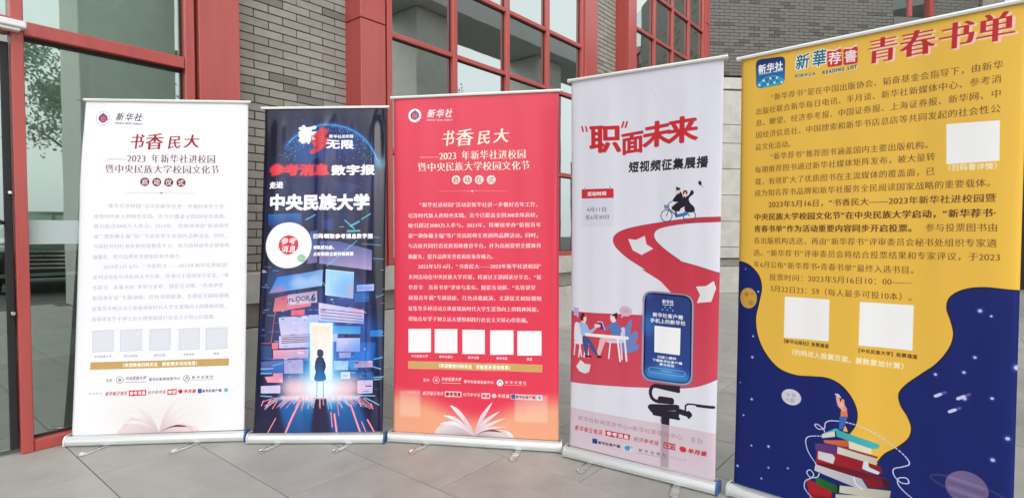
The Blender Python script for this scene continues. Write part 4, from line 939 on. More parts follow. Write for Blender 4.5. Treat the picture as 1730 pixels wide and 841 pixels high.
    A.text('扫描二维码', (495.2, 1432.6), (592.7, 1428.7), 14.2, WHITE, b=(0.04, 0.04)); A.text('下载新华社客户端', (469.1, 1452.1), (622.3, 1448.3), 14.2, WHITE, b=(0.04, 0.04)); A.text('参与活动', (505.9, 1468.4), (582.9, 1466.9), 14.2, WHITE, b=(0.04, 0.04))
    A.line(rrect([(450.5, 1491.1), (638.7, 1485.1), (636.5, 1512.1), (449.4, 1517.5)], 16) + [rrect([(450.5, 1491.1), (638.7, 1485.1), (636.5, 1512.1), (449.4, 1517.5)], 16)[0]], 3, (150, 190, 235), 0.8); A.text('点击立即参与', (512.1, 1500.5), (573.5, 1499.5), 9.3, (190, 215, 245))
    # clamp, head, handle and pole
    A.poly([(478.8, 1573.6), (614.1, 1562.8), (611.7, 1594.5), (476.6, 1593.7)], DK); A.line([(490.2, 1584.0), (604.5, 1588.5)], 20, DK)
    A.line(curve([(493.3, 1581.6), (471.6, 1591.5), (461.9, 1614.9), (466.1, 1642.0), (481.9, 1657.7), (506.9, 1662.3)], n=6), 17, DK)
    A.poly(rrect([(502.1, 1632.4), (583.7, 1627.3), (586.0, 1660.8), (498.9, 1670.0)], 14), DK); A.poly(rrect([(447.7, 1684.6), (613.9, 1655.5), (610.3, 1686.4), (453.3, 1717.2)], 20), DK); A.poly([(467.0, 1710.2), (613.3, 1689.4), (608.1, 1731.0), (476.8, 1736.2)], DK)
    A.line([(460.6, 1699.0), (473.4, 1713.3)], 22, DK); A.line([(607.4, 1688.8), (660.4, 1696.3)], 28, DK); A.line([(659.1, 1684.6), (658.3, 1710.5)], 14, DK); A.line([(483.0, 1728.8), (608.0, 1726.8)], 16, DK)
    A.line([(639.9, 1694.4), (642.2, 1654.9), (653.7, 1644.4), (688.4, 1641.4), (699.9, 1643.9)], 8, DK); A.line([(697.0, 1644.4), (774.1, 1639.0)], 14, DK)
    A.poly([(520.9, 1733.5), (563.7, 1732.2), (562.1, 1783.3), (521.6, 1776.5)], DK)
    for k in range(5): A.line([_M(768,372+k*9), _M(780,374+k*9)], 2.5, DK)
    # pale band with the partners
    A.poly([(-37.2, 1788.9), (819.5, 1763.0), (824.1, 1986.5), (-34.8, 2218.6)], (214, 196, 206), 0.93)
    A.poly([(520.3, 1775.6), (561.9, 1772.9), (562.9, 1989.1), (519.9, 1993.9)], (170, 148, 158), 0.75)
    A.text('新华社新闻信息中心×新华社新媒体中心  主办', (53.0, 1835.0), (730.4, 1816.5), 29.3, (176, 122, 142), b=(0.0, 0.0))
    A.text('新华每日电讯', (32.7, 1894.7), (202.7, 1887.9), 30.7, (196, 56, 72), b=(0.02, 0.02), shear=0.2, wfill=0.86)
    A.poly([(219.2, 1869.2), (358.4, 1864.6), (354.8, 1893.5), (218.1, 1899.6)], (196, 36, 50)); A.text('参考消息', (223.5, 1884.0), (352.0, 1880.1), 23.3, WHITE, b=(0.03, 0.03))
    A.text('经济参考报', (377.0, 1880.8), (510.7, 1876.7), 25.1, (186, 70, 84), b=(0.015, 0.015), shear=0.2)
    A.poly([(535.2, 1861.2), (594.7, 1859.8), (594.0, 1891.7), (534.4, 1892.3)], (176, 48, 66)); A.poly([(540.8, 1867.9), (590.0, 1866.4), (589.1, 1886.1), (539.9, 1886.7)], (230, 214, 220)); A.text('瞭望', (541.6, 1877.0), (588.9, 1876.4), 18.4, (180, 60, 76), b=(0.03, 0.03))
    A.ell((632.5, 1877.1), 17.5, 14.5, (206, 54, 68)); A.text('半月谈', (656.6, 1878.0), (748.5, 1872.7), 25.0, (198, 40, 56), b=(0.05, 0.045), shear=0.15)
    A.poly([(142.3, 1931.1), (172.2, 1929.7), (171.7, 1956.3), (142.5, 1957.7)], (40, 60, 130)); A.text('新华社客户端', (176.5, 1945.9), (303.4, 1940.1), 17.6, (50, 44, 60), b=(0.03, 0.03))
    A.poly([(320.6, 1923.2), (373.6, 1919.9), (372.6, 1949.5), (319.7, 1954.4)], (206, 220, 232)); A.ell((342.1, 1939.4), 15, 13, (70, 160, 206)); A.text('新华', (343.4, 1930.8), (373.7, 1928.8), 14.1, (60, 60, 80))
    A.text('新华出版社', (398.5, 1934.4), (555.8, 1927.9), 16.2, (110, 96, 112), b=(0.02, 0.02), wfill=0.6); A.line([(398.7, 1949.6), (552.4, 1943.6)], 2.2, (130, 116, 130), 0.8); A.text('宣传支持', (568.1, 1932.3), (651.7, 1930.0), 13.4, (190, 160, 172))
    for pts in (((450.6, 75.2), (444.3, 99.9), (468.7, 134.7)), ((429.5, -4.0), (453.9, 24.9)), ((491.7, 615.8), (512.1, 654.8)), ((732.3, 695.2), (755.3, 652.5)), ((304.4, 1674.7), (324.8, 1709.2)), ((344.7, 1718.2), (381.5, 1771.2))):
        A.line(list(pts), 2.5, (206, 204, 212), 0.8)
    return A

def art_list(W, H):
    YL, YD = (236, 189, 74), (40, 26, 40)
    A = Art(W, H, YL)
    # the app tile
    q = [(66.6, 15.5), (192.5, 25.0), (194.1, 147.2), (69.8, 147.6)]
    def rr(p, r_, n=5):
        p = [np.array(z, float) for z in p]; out = []
        for i in range(4):
            c_, a_, b_ = p[i], p[i - 1], p[(i + 1) % 4]
            ua = (a_ - c_) / np.hypot(*(a_ - c_)); ub = (b_ - c_) / np.hypot(*(b_ - c_))
            for t in np.linspace(0, 1, n): out.append(c_ + ua * r_ * (1 - t) ** 2 + ub * r_ * t ** 2)
        return out
    A.poly(rr(q, 24), (28, 36, 104), 1, col2=(30, 150, 206), gdir=(0, 1)); A.line(rr(q, 24) + [rr(q, 24)[0]], 2, (60, 50, 60), 0.5)
    A.text('新华社', (76.5, 60.7), (185.5, 64.0), 39.7, WHITE, b=(0.035, 0.035)); A.text('XINHUA NEWS', (79.9, 83.0), (184.4, 84.8), 11.5, WHITE, b=(0.04, 0.04))
    nd = [(83.8, 133.8), (102.0, 116.3), (120.8, 136.5), (131.2, 111.7), (149.7, 134.1), (160.1, 114.8), (181.9, 138.3), (102.5, 144.8)]
    for i in range(len(nd) - 1): A.line([nd[i], nd[i + 1]], 2, (150, 226, 240), 0.9); A.ell(nd[i], 5, col=(220, 246, 250))
    A.line(curve([(76.2, 128.6), (112.8, 104.5), (156.4, 106.5), (192.4, 134.2)], n=6), 2.4, (120, 220, 236))
    for dx, dy, cc in ((-3, -2, WHITE), (3, 3, WHITE), (3, -2, WHITE), (-3, 3, WHITE), (0, 0, (22, 104, 124))):
        for ch, p in (('新', ((236.2, 97.8), (290.3, 97.3), (240.4, 30.7))), ('華', ((302.2, 97.5), (354.4, 99.1), (306.1, 25.8)))):
            A.quadtext(ch, *[(z[0] + dx, z[1] + dy) for z in p], cc, 1, (0.02, 0.02), 1.05)
    for a_ in ([(359.6, 37.4), (412.6, 40.5), (416.5, 110.1), (362.3, 107.8)], [(420.1, 42.1), (471.3, 43.7), (472.7, 113.0), (421.5, 111.1)]):
        A.poly(rr(a_, 8), (196, 44, 66))
    A.line([(362.2, 36.5), (390.2, 42.6), (410.0, 31.4)], 5, (250, 226, 226)); A.line([(422.6, 41.2), (449.6, 45.8), (467.5, 35.9)], 5, (250, 226, 226))
    A.text('荐', (362.9, 72.3), (415.8, 76.3), 54.0, (252, 232, 232), b=(0.02, 0.02)); A.text('書', (422.0, 76.1), (472.0, 79.7), 53.1, (252, 232, 232), b=(0.02, 0.02))
    for cc, o in (((246, 240, 220), 2.5), ((30, 84, 90), 0)):
        a_, b_ = (233.9, 122.5), (319.9, 126.2); A.text('XINHUA', (a_[0] + o, a_[1] + o), (b_[0] + o, b_[1] + o), 18.4, cc, b=(0.05, 0.05), wfill=0.7)
        a_, b_ = (343.4, 127.1), (471.7, 124.6); A.text('READING LIST', (a_[0] + o, a_[1] + o), (b_[0] + o, b_[1] + o), 18.4, cc, b=(0.05, 0.05), wfill=0.85)
    for ch, p in (('青', ((508.5, 124.4), (603.3, 123.5), (511.2, 26.6))), ('春', ((618.7, 122.0), (722.9, 122.6), (618.9, 25.0))), ('书', ((739.3, 122.3), (837.9, 121.5), (741.3, 24.9))), ('单', ((849.4, 122.8), (949.3, 122.6), (851.0, 20.2)))):
        for o in (3, 6, 9): A.quadtext(ch, *[(z[0] + o, z[1] + o * 0.6) for z in p], (250, 206, 190), 1, (0.036, 0.006), 1.10)
        A.quadtext(ch, *p, (190, 38, 44), 1, (0.034, -0.008), 1.10)
    BR_ = (112, 76, 40)
    rows = [('“新华荐书”是在中国出版协会、韬奋基金会指导下，由新华', (133.6, 198.1), (925.2, 208.0), 0),
            ('出版社联合新华每日电讯、半月谈、新华社新媒体中心、参考消', (68.0, 252.7), (921.8, 257.8), 0),
            ('息、瞭望、经济参考报、中国证券报、上海证券报、新华网、中', (69.0, 305.6), (922.0, 309.5), 0),
            ('国经济信息社、中国搜索和新华书店总店等共同发起的社会性公', (70.0, 360.9), (921.4, 363.0), 0),
            ('益文化活动。', (69.2, 415.3), (242.3, 417.3), 0),
            ('“新华荐书”推荐图书涵盖国内主要出版机构。', (136.7, 465.8), (730.6, 470.4), 0),
            ('每期推荐图书通过新华社媒体矩阵发布，被大量转', (69.4, 520.6), (737.0, 518.2), 0),
            ('载，有效扩大了优质图书在主流媒体的覆盖面，已', (70.4, 575.2), (736.4, 573.6), 0),
            ('成为知名荐书品牌和新华社服务全民阅读国家战略的重要载体。', (69.6, 628.0), (916.3, 627.0), 0),
            ('2023年5月16日，“书香民大——2023年新华社进校园暨', (133.1, 681.9), (915.9, 682.2), 1),
            ('中央民族大学校园文化节”在中央民族大学启动，“新华荐书·', (69.9, 737.3), (916.5, 736.2), 2),
            ('青春书单”作为活动重要内容同步开启投票。', (70.9, 792.1), (687.2, 790.7), 2),
            ('参与投票图书由', (710.6, 789.3), (923.0, 789.4), 0),
            ('各出版机构选送，再由“新华荐书”评审委员会秘书处组织专家遴', (70.1, 846.0), (921.6, 846.2), 0),
            ('选。“新华荐书”评审委员会将结合投票结果和专家评议，于2023', (69.4, 902.7), (931.7, 896.3), 0),
            ('年6月公布“新华荐书•青春书单”最终入选书目。', (70.4, 955.7), (695.6, 955.1), 0),
            ('投票时间：2023年5月16日10：00——', (142.7, 1011.2), (671.6, 1003.3), 0),
            ('5月22日23：59（每人最多可投10本）。', (149.4, 1062.2), (692.9, 1061.8), 0)]
    for s_, a_, b_, w_ in rows:
        A.text(s_, a_, b_, 33, BR_ if w_ == 0 else (98, 62, 34), b=((0.012, -0.008), (0.022, 0.008), (0.036, 0.016))[w_])
    WT = (250, 232, 190)
    for q in ([(767.1, 400.2), (919.0, 406.4), (920.5, 551.0), (770.3, 550.9)], [(212.3, 1094.5), (389.4, 1093.7), (389.7, 1272.2), (211.0, 1278.5)], [(501.0, 1093.7), (681.0, 1092.6), (680.2, 1269.7), (499.6, 1273.8)]): A.poly(q, (246, 246, 246))
    A.text('（扫码看详情）', (761.2, 564.3), (929.9, 568.7), 26.1, WT, b=(0.03, 0.03))
    A.text('【新华出版社】投票通道', (201.8, 1293.6), (391.2, 1292.6), 18.6, (70, 44, 30), b=(0.02, 0.02)); A.text('【中央民族大学】投票通道', (489.0, 1294.1), (696.8, 1292.7), 18.2, (70, 44, 30), b=(0.02, 0.02))
    A.text('（扫码进入投票页面，票数累加计算）', (231.0, 1337.8), (669.9, 1336.9), 27.1, WT, b=(0.04, 0.04))
    # the night sky on both sides of the yellow stream
    NB = (16, 32, 104)
    lf = curve([(-4.9, 944.6), (37.0, 953.6), (70.7, 975.9), (99.1, 1013.6), (110.0, 1065.0), (98.8, 1133.6), (86.3, 1206.7), (96.6, 1284.1), (130.3, 1357.7), (189.9, 1419.3), (263.1, 1439.7), (330.8, 1433.9), (387.5, 1429.9), (438.6, 1449.4), (478.8, 1495.1), (499.1, 1549.8), (495.1, 1603.7), (473.6, 1646.8)], n=8)
    A.poly(lf + [np.array((480.4, 1987.8)), np.array((-92.9, 2888.6)), np.array((-127.3, 946.3))], NB); A.line(lf, 5, YD)
    rt = curve([(1101.9, 1024.7), (995.6, 1015.3), (951.9, 1012.5), (886.6, 1008.9), (830.9, 1021.1), (792.7, 1051.6), (783.5, 1092.9), (796.2, 1138.6), (805.7, 1190.8), (793.5, 1245.7), (757.5, 1308.3), (708.0, 1360.3), (664.0, 1407.1), (641.0, 1447.5), (647.4, 1491.2), (670.2, 1531.0), (683.8, 1572.5), (675.6, 1616.9), (639.8, 1662.2), (599.2, 1699.3), (573.2, 1742.3)], n=8)
    A.poly(rt + [np.array((550.3, 1963.4)), np.array((564.4, 2661.8)), np.array((1196.9, 2307.6))], NB); A.line(rt, 5, YD)
    A.poly([(424.7, 1807.4), (641.5, 1744.4), (748.8, 2558.5), (356.8, 2778.0)], NB)
    for x_, y_, r_ in ((60, 30, 2), (106, 110, 3), (88, 268, 3), (85, 342, 4), (40, 433, 2), (83, 491, 4), (53, 548, 3), (82, 655, 3), (143, 658, 4), (32, 727, 4), (143, 733, 3), (212, 735, 3), (118, 771, 3), (893, 178, 5), (933, 197, 3), (875, 343, 4), (735, 403, 4), (836, 396, 4), (1025, 381, 7), (936, 488, 4), (991, 631, 5), (938, 706, 5), (1022, 788, 3), (838, 489, 5)):
        c_ = _W(x_,y_); A.ell(c_, r_ * 1.25, col=(214, 222, 246)); A.ell(c_, r_ * 2.3, col=(120, 140, 210), alpha=0.35, blur=3)
    A.ell((50.3, 1115.4), 40, 48, (206, 160, 70)); A.ell((42.3, 1098.8), 10, 11, (176, 128, 56)); A.ell((63.5, 1136.7), 12, 12, (180, 132, 58)); A.ell((67.8, 1094.2), 6, 7, (180, 132, 58))
    c_ = (246.5, 1539.8); A.ell(c_, 40.2, 35.5, (206, 206, 218)); 
    for dx, dy, r_ in ((-12, -8, 7), (10, -10, 9), (4, 14, 10), (-16, 14, 6)): A.ell((c_[0] + dx, c_[1] + dy), r_, col=(176, 178, 196))
    for p in ((735, 480, 770, 466), (815, 489, 856, 474), (785, 535, 822, 522)):
        A.line([_W(p[0],p[1]), _W(p[2],p[3])], 9, (130, 110, 190), 0.8, blur=2); A.line([_W(p[0],p[1]), _W((p[0]+p[2])/2,(p[1]+p[3])/2)], 11, (206, 204, 240))
    c_ = (854.7, 1757.7); rx, ry = 62.6, 54.2
    A.ring(c_, rx * 1.72, 8, (60, 54, 110), 0.9, ry=ry * 0.48, ang=0.12); A.ell(c_, rx, ry * 1.15, (110, 96, 140), ang=0.2)
    for k, y_ in enumerate((-0.5, -0.15, 0.25, 0.6)): A.line([(c_[0] - rx * 0.8, c_[1] + y_ * ry), (c_[0] + rx * 0.8, c_[1] + y_ * ry + 14)], 9, (88, 76, 124) if k % 2 else (140, 124, 166), 0.7, blur=3)
    # the reader and the stack of books
    D = lambda pts, w_, c_, al=1.0: A.line(curve(pts, n=8), w_, c_, al)
    P = lambda pts, c1, c2=None: A.poly(pts, c1, 1.0, col2=c2, gdir=(1, 0.3))
    P([(318.4, 1895.3), (412.1, 1909.3), (429.3, 1970.6), (331.8, 2003.5)], (160, 24, 36), (110, 18, 30)); P([(312.6, 1884.6), (417.2, 1898.5), (410.0, 1940.4), (325.0, 1943.3)], (170, 28, 40))
    P([(345.8, 1862.1), (443.3, 1878.2), (439.8, 1913.8), (357.5, 1898.8)], (36, 110, 50), (24, 84, 40)); P([(428.2, 1916.3), (613.0, 1868.2), (609.1, 1909.8), (429.0, 1958.5)], (200, 198, 180))
    P([(442.2, 1874.3), (621.9, 1842.4), (617.9, 1878.1), (441.7, 1905.9)], (206, 204, 186), (176, 174, 160)); P([(433.7, 1875.1), (443.2, 1872.2), (441.8, 1907.7), (433.3, 1907.4)], (20, 24, 22))
    P([(350.1, 1802.0), (518.1, 1816.4), (544.9, 1858.2), (499.9, 1864.7), (345.3, 1838.7)], (206, 206, 214), (176, 176, 190)); P([(519.0, 1813.2), (611.6, 1799.7), (621.7, 1831.0), (549.8, 1854.9)], (140, 24, 34), (104, 20, 32))
    P([(350.0, 1792.7), (425.7, 1789.7), (528.8, 1800.3), (606.7, 1795.5), (578.3, 1815.7), (519.2, 1822.0), (353.1, 1810.4)], (110, 18, 30))
    P([(354.6, 1748.2), (435.3, 1738.6), (586.8, 1755.3), (592.1, 1781.4), (558.4, 1796.1), (420.4, 1791.2), (350.1, 1802.0)], (176, 32, 46), (130, 22, 34)); P([(359.1, 1750.7), (414.3, 1749.2), (424.1, 1761.1), (417.7, 1789.5), (358.1, 1784.3)], (214, 212, 218))
    P([(346.3, 1719.5), (434.6, 1706.2), (431.2, 1744.6), (348.0, 1748.7)], (104, 60, 130), (84, 50, 116)); P([(432.0, 1708.1), (561.7, 1716.0), (574.9, 1744.8), (550.1, 1748.4), (431.1, 1741.0)], (216, 214, 208), (190, 186, 176)); P([(432.0, 1704.5), (576.3, 1716.6), (572.6, 1725.7), (432.1, 1711.7)], (150, 60, 50))
    P([(378.8, 1697.5), (471.5, 1675.1), (472.1, 1703.6), (382.3, 1708.9)], (222, 110, 70), (200, 90, 56)); P([(471.5, 1672.1), (554.0, 1677.3), (552.8, 1712.6), (473.7, 1707.3)], (226, 220, 196))
    P([(372.4, 1673.4), (422.9, 1645.2), (424.4, 1671.4), (373.2, 1690.4)], (216, 214, 206)); P([(420.7, 1644.5), (425.9, 1639.6), (428.6, 1670.3), (422.4, 1673.1)], (20, 20, 26)); P([(424.9, 1639.8), (575.3, 1664.8), (581.2, 1670.1), (574.7, 1684.6), (556.3, 1690.7), (427.6, 1669.4)], (60, 168, 176), (70, 180, 186)); P([(372.3, 1672.2), (422.7, 1636.7), (438.6, 1638.9), (422.9, 1647.6)], (80, 186, 190))
    P([(526.8, 1749.1), (541.5, 1741.4), (546.0, 1767.1), (583.4, 1778.2), (577.8, 1790.3), (538.4, 1784.5), (522.4, 1779.8)], (206, 216, 224)); P([(587.7, 1801.2), (616.4, 1801.7), (620.9, 1837.0), (597.9, 1832.7)], (60, 22, 40)); D([(494.0, 1823.7), (502.1, 1850.9), (525.1, 1863.8)], 5, (226, 226, 236))
    P([(441.9, 1544.4), (462.6, 1539.9), (467.5, 1575.8), (440.6, 1581.9)], (224, 126, 92)); D([(452.5, 1551.1), (436.5, 1536.5), (429.7, 1510.9), (428.3, 1494.3)], 13, (240, 170, 160)); D([(457.6, 1547.0), (447.9, 1528.1), (447.6, 1513.2)], 13, (236, 150, 130)); A.ell((444.3, 1530.7), 9, 12, (240, 180, 170)); D([(419.8, 1491.2), (431.5, 1493.7), (439.0, 1501.8)], 5, (214, 214, 236))
    P([(436.4, 1582.9), (467.5, 1575.8), (459.8, 1606.3), (448.9, 1634.0), (436.4, 1637.0)], (58, 104, 176)); P([(457.0, 1618.9), (467.3, 1616.5), (473.9, 1639.9), (450.1, 1640.9)], (234, 180, 120)); D([(464.2, 1617.2), (469.6, 1631.4), (472.9, 1641.3)], 7, (60, 24, 24))
    def dash(pts, w_=4.5, c_=(206, 210, 240)):
        q = curve(pts, n=16)
        for i in range(0, len(q) - 1, 4): A.line(q[i:i + 3], w_, c_)
    dash([(433.6, 1602.8), (400.8, 1609.2), (383.9, 1624.1), (381.1, 1646.2), (358.3, 1654.7), (343.7, 1640.9), (355.2, 1635.7), (377.3, 1650.1), (383.0, 1664.0)])
    dash([(372.5, 1682.0), (325.8, 1694.9), (309.3, 1713.4), (312.7, 1746.9), (327.4, 1777.3), (353.1, 1810.4)]); dash([(461.3, 1601.1), (509.9, 1606.3), (559.8, 1623.4), (618.1, 1654.7), (665.4, 1690.3), (679.7, 1717.2), (657.1, 1735.0), (629.5, 1751.5), (631.0, 1776.7), (653.8, 1798.2), (679.0, 1793.3), (671.7, 1775.8), (646.5, 1783.4), (644.7, 1806.7), (663.7, 1829.1), (696.1, 1852.4)])
    dash([(364.8, 1847.2), (356.9, 1865.0), (329.2, 1873.3), (315.4, 1855.6), (328.6, 1842.3), (342.9, 1856.8), (334.9, 1874.7), (310.0, 1897.9), (308.9, 1929.6), (336.5, 1961.4), (359.3, 1988.0)])
    return A

# ------------------------------------------------------------------ roll up banners
def print_mat(name, im, rough, coat, spec=0.5, bump=0.0):
    m = bpy.data.materials.new(name); m.use_nodes = True; N, L = m.node_tree.nodes, m.node_tree.links
    b = N['Principled BSDF']; t = N.new('ShaderNodeTexImage'); t.image = im; t.extension = 'EXTEND'
    uv = N.new('ShaderNodeUVMap'); uv.uv_map = 'UVMap'
    L.new(uv.outputs[0], t.inputs[0]); L.new(t.outputs[0], b.inputs['Base Color'])
    b.inputs['Roughness'].default_value = rough; b.inputs['Coat Weight'].default_value = coat
    b.inputs['Coat Roughness'].default_value = 0.10; b.inputs['Specular IOR Level'].default_value = spec
    if bump:
        tc = N.new('ShaderNodeTexCoord'); n = N.new('ShaderNodeTexNoise'); n.inputs['Scale'].default_value = 2.2; n.inputs['Detail'].default_value = 3
        mp = N.new('ShaderNodeMapping'); mp.inputs['Scale'].default_value = (2.4, 1, 0.35); L.new(tc.outputs['Object'], mp.inputs[0]); L.new(mp.outputs[0], n.inputs['Vector'])
        bp = N.new('ShaderNodeBump'); bp.inputs['Distance'].default_value = bump; bp.inputs['Strength'].default_value = 1.0
        L.new(n.outputs[0], bp.inputs['Height']); L.new(bp.outputs[0], b.inputs['Normal'])
    return m

ZB = 0.058; HP = 2.0
def banner(idx, X, Y, yaw, w, lean, roll, A, label, rough, coat, waves, curl, cap_mat, feet, gain=1.0):
    root = link('roll_up_banner', None, None, (X, Y, 0), (0, 0, yaw))
    tag(root, label, 'banner', 'roll-up banners standing in a row on the pavement')
    # everything above the base leans with the pole
    lean_m = Matrix.Translation((0, 0, ZB)) @ Matrix.Rotation(-lean, 4, 'X') @ Matrix.Rotation(-roll, 4, 'Y')
    im = A.image('print_art', gain)
    # print: a grid with waves and curled edges, thin back sheet
    nu, nv = 72, 96; V, UV = [], []
    for j in range(nv + 1):
        v = j / nv
        for i in range(nu + 1):
            u = i / nu
            x = (u - 0.5) * w; e = min(u, 1 - u) * w
            d = curl * math.exp(-e / 0.022) * (0.35 + 0.65 * math.sin(math.pi * min(1, max(0, v)))) 
            hold = min(1.0, v / 0.10) * min(1.0, (1 - v) / 0.06)
            for am, fu, fv, ph in waves: d += am * hold * math.sin(fu * u * 2 * math.pi + ph + fv * v * 2 * math.pi)
            V.append(Vector((x, d, v * HP)))
            UV.append((u, v))
    n = len(V); faces = []; mi = []
    V2 = [p + Vector((0, 0.0006, 0)) for p in V]
    for j in range(nv):
        for i in range(nu):
            a = j * (nu + 1) + i
            faces.append((a, a + 1, a + nu + 2, a + nu + 1)); mi.append(0)
            faces.append((n + a, n + a + nu + 1, n + a + nu + 2, n + a + 1)); mi.append(1)
    for j in range(nv):
        a = j * (nu + 1); faces.append((a, a + nu + 1, n + a + nu + 1, n + a)); mi.append(1)
        a += nu; faces.append((a + nu + 1, a, n + a, n + a + nu + 1)); mi.append(1)
    me = mesh_from('print', V + V2, faces, [print_mat('print_%d' % idx, im, rough, coat, {2: 0.35, 3: 0.45}.get(idx, 0.25)), M['back']], mi, True)
    uvl = me.uv_layers.new(name='UVMap'); li = np.empty(len(me.loops), np.int32); me.loops.foreach_get('vertex_index', li)
    uvs = np.array(UV + UV, np.float32)[li]; uvl.data.foreach_set('uv', uvs.ravel())
    po = link('print', me, root); po.matrix_local = lean_m
    # top rail with its end plugs
    tr = MB(); zt = HP
    prof = [(-0.010, zt - 0.004), (-0.012, zt + 0.004), (-0.008, zt + 0.011), (0.008, zt + 0.011), (0.012, zt + 0.004), (0.010, zt - 0.004)]
    tr.prism(prof, -w / 2 - 0.012, w / 2 + 0.012)
    ro = tr.build('top_rail', M['alu_white'], root); ro.matrix_local = lean_m
    for sx in (-1, 1):
        pc = MB(); pc.cyl((sx * (w / 2 + 0.012), 0, zt + 0.003), (sx * (w / 2 + 0.020), 0, zt + 0.003), 0.012, 0.010, n=14)
        pc.build('rail_plug', M['alu_white' if sx < 0 else 'chrome'], ro)
    # support pole and its hook behind the print
    pl = MB(); pl.cyl((0, 0.035, 0.0), (0, 0.030, 0.66), 0.011); pl.cyl((0, 0.030, 0.66), (0, 0.026, 1.30), 0.0095); pl.cyl((0, 0.026, 1.30), (0, 0.020, HP - 0.01), 0.008)
    pl.box(-0.016, 0.016, 0.006, 0.030, HP - 0.012, HP + 0.009, bev=0.002)
    p_ = pl.build('support_pole', M['alu'], root); p_.matrix_local = lean_m
    # cassette
    cw = w / 2 + 0.012
    prof = [(-0.040, 0.009), (-0.035, 0.004), (0.038, 0.004), (0.044, 0.012), (0.045, 0.036), (0.038, 0.048), (0.022, 0.054), (0.007, 0.056),
            (0.007, 0.044), (-0.007, 0.044), (-0.007, 0.057), (-0.018, 0.055), (-0.029, 0.050), (-0.037, 0.040), (-0.040, 0.030), (-0.0385, 0.028), (-0.041, 0.026), (-0.0415, 0.019), (-0.0392, 0.017), (-0.0415, 0.015)]
    cs = MB(); cs.prism(prof, -cw, cw)
    co = cs.build('base_cassette', M['alu'], root)
    for sx in (-1, 1):
        x0 = sx * cw; x1 = sx * (cw + 0.009)
        pr = [(-0.043, 0.007), (-0.037, 0.001), (0.040, 0.001), (0.047, 0.010), (0.048, 0.038), (0.040, 0.052), (0.022, 0.061), (-0.020, 0.061), (-0.033, 0.054), (-0.041, 0.042), (-0.044, 0.028)]
        ec = MB(); ec.prism(pr, min(x0, x1), max(x0, x1)); ec.box(min(x1, x1 + sx * 0.002), max(x1, x1 + sx * 0.002), -0.010, 0.010, 0.030, 0.033)
        ec.build('end_cap', M[cap_mat[0 if sx < 0 else 1]], co)
        MB().box(min(x0, x0 - sx * 0.014), max(x0, x0 - sx * 0.014), -0.0065, 0.0065, 0.045, 0.058).build('slot_block', M['black'], co)
    # swivel feet
    for (fx, dx, dy) in feet:
        fm = MB(); L_ = math.hypot(dx, dy); ang = math.atan2(dy, dx)
        pts = []; hw = 0.019
        pts += [(0, hw), (0, -hw)]
        for k in range(9):
            a = -math.pi / 2 + math.pi * k / 8; pts.append((L_ - hw + math.cos(a) * hw, math.sin(a) * hw))
        fm.plate(pts, 0.0015, 0.0045)
        rim = [(x, y) for x, y in pts[1:]]
        inner = [(x if x < 0.01 else x - 0.003 if x > L_ - hw else x, y * 0.8) for x, y in pts[1:]]
        for (a, b_), (c_, d_) in zip(zip(rim[:-1], rim[1:]), zip(inner[:-1], inner[1:])):
            fm.cyl((a[0], a[1], 0.006), (b_[0], b_[1], 0.006), 0.0024, n=6)
        f_ = fm.build('swivel_foot', M['foot'], root, (fx, -0.03, 0), (0, 0, ang))
    return root

V_ = {
 'a': [(0.0026, 1.6, 0.3, 0.0), (0.0016, 3.4, -0.3, 1.0), (0.0007, 7, 0.4, 0.5)],
 'b': [(0.0042, 3.2, 0.12, 0.4), (0.0030, 5.3, -0.2, 1.9), (0.0010, 9.0, 0.6, 0.3)],
 'c': [(0.0034, 2.6, 0.15, 2.2), (0.0020, 4.7, -0.25, 0.6), (0.0008, 8.3, 0.3, 0.1)],
 'd': [(0.0024, 1.7, 0.3, 1.0), (0.0014, 3.8, -0.3, 0.2), (0.0006, 8, 0.3, 0.9)], 'e': [(0.0034, 1.5, 0.25, 0.6), (0.0018, 3.3, -0.35, 1.8), (0.0007, 7, 0.5, 0.2)]}
BN = [[-2.1066, 3.2661, 0.0853, 0.9794, 0.0809, 0.0052], [-1.1618, 3.271, 0.0059, 0.7741, 0.14, 0.0126], [-0.2239, 3.2173, -0.1584, 0.9947, 0.0326, 0.0041], [0.6476, 2.8465, -0.5886, 0.7879, -0.0226, -0.0147], [1.4205, 2.2731, -0.738, 0.985, 0.0122, -0.0016]]
arts = [art_launch(BN[0][3] * 1000, 2000, False), art_digital(BN[1][3] * 1000, 2000), art_launch(BN[2][3] * 1000, 2000, True), art_career(BN[3][3] * 1000, 2000), art_list(BN[4][3] * 1000, 2000)]
labels = ['white roll-up banner with dark red heading standing nearest the red glass door frame',
          'narrow glossy dark blue banner with a girl before a glowing doorway',
          'bright red roll-up banner with white lettering and an open book at the bottom',
          'white banner with a red winding road and a phone on a handle',
          'tall yellow and navy banner with a stack of books, largest and nearest on the right']
caps = [('alu_white', 'blue_cap'), ('alu', 'blue_cap'), ('alu', 'alu'), ('alu', 'blue_cap'), ('alu', 'alu')]
par = [(0.4, 0.0), (0.17, 0.22), (0.30, 0.15), (0.4, 0.0), (0.4, 0.0)]
FT = [[(-0.27, -0.06, -0.16), (0.24, -0.08, -0.16)], [(-0.22, -0.05, -0.14), (0.2, -0.05, -0.14)], [(-0.27, -0.06, -0.15), (0.27, -0.015, -0.16)], [(-0.25, 0.005, -0.14), (0.22, 0.03, -0.14)], [(-0.3, -0.03, -0.14), (0.3, -0.03, -0.14)]]
GAIN = [0.93, 0.95, 0.96, 0.95, 0.96]
for i in range(5):
    X, Y, yaw, w, lean, roll = BN[i]
    banner(i + 1, X, Y, yaw, w, lean, roll, arts[i], labels[i], par[i][0], par[i][1], V_['abcde'[i]], 0.014 if i != 1 else 0.022, caps[i], FT[i], GAIN[i])
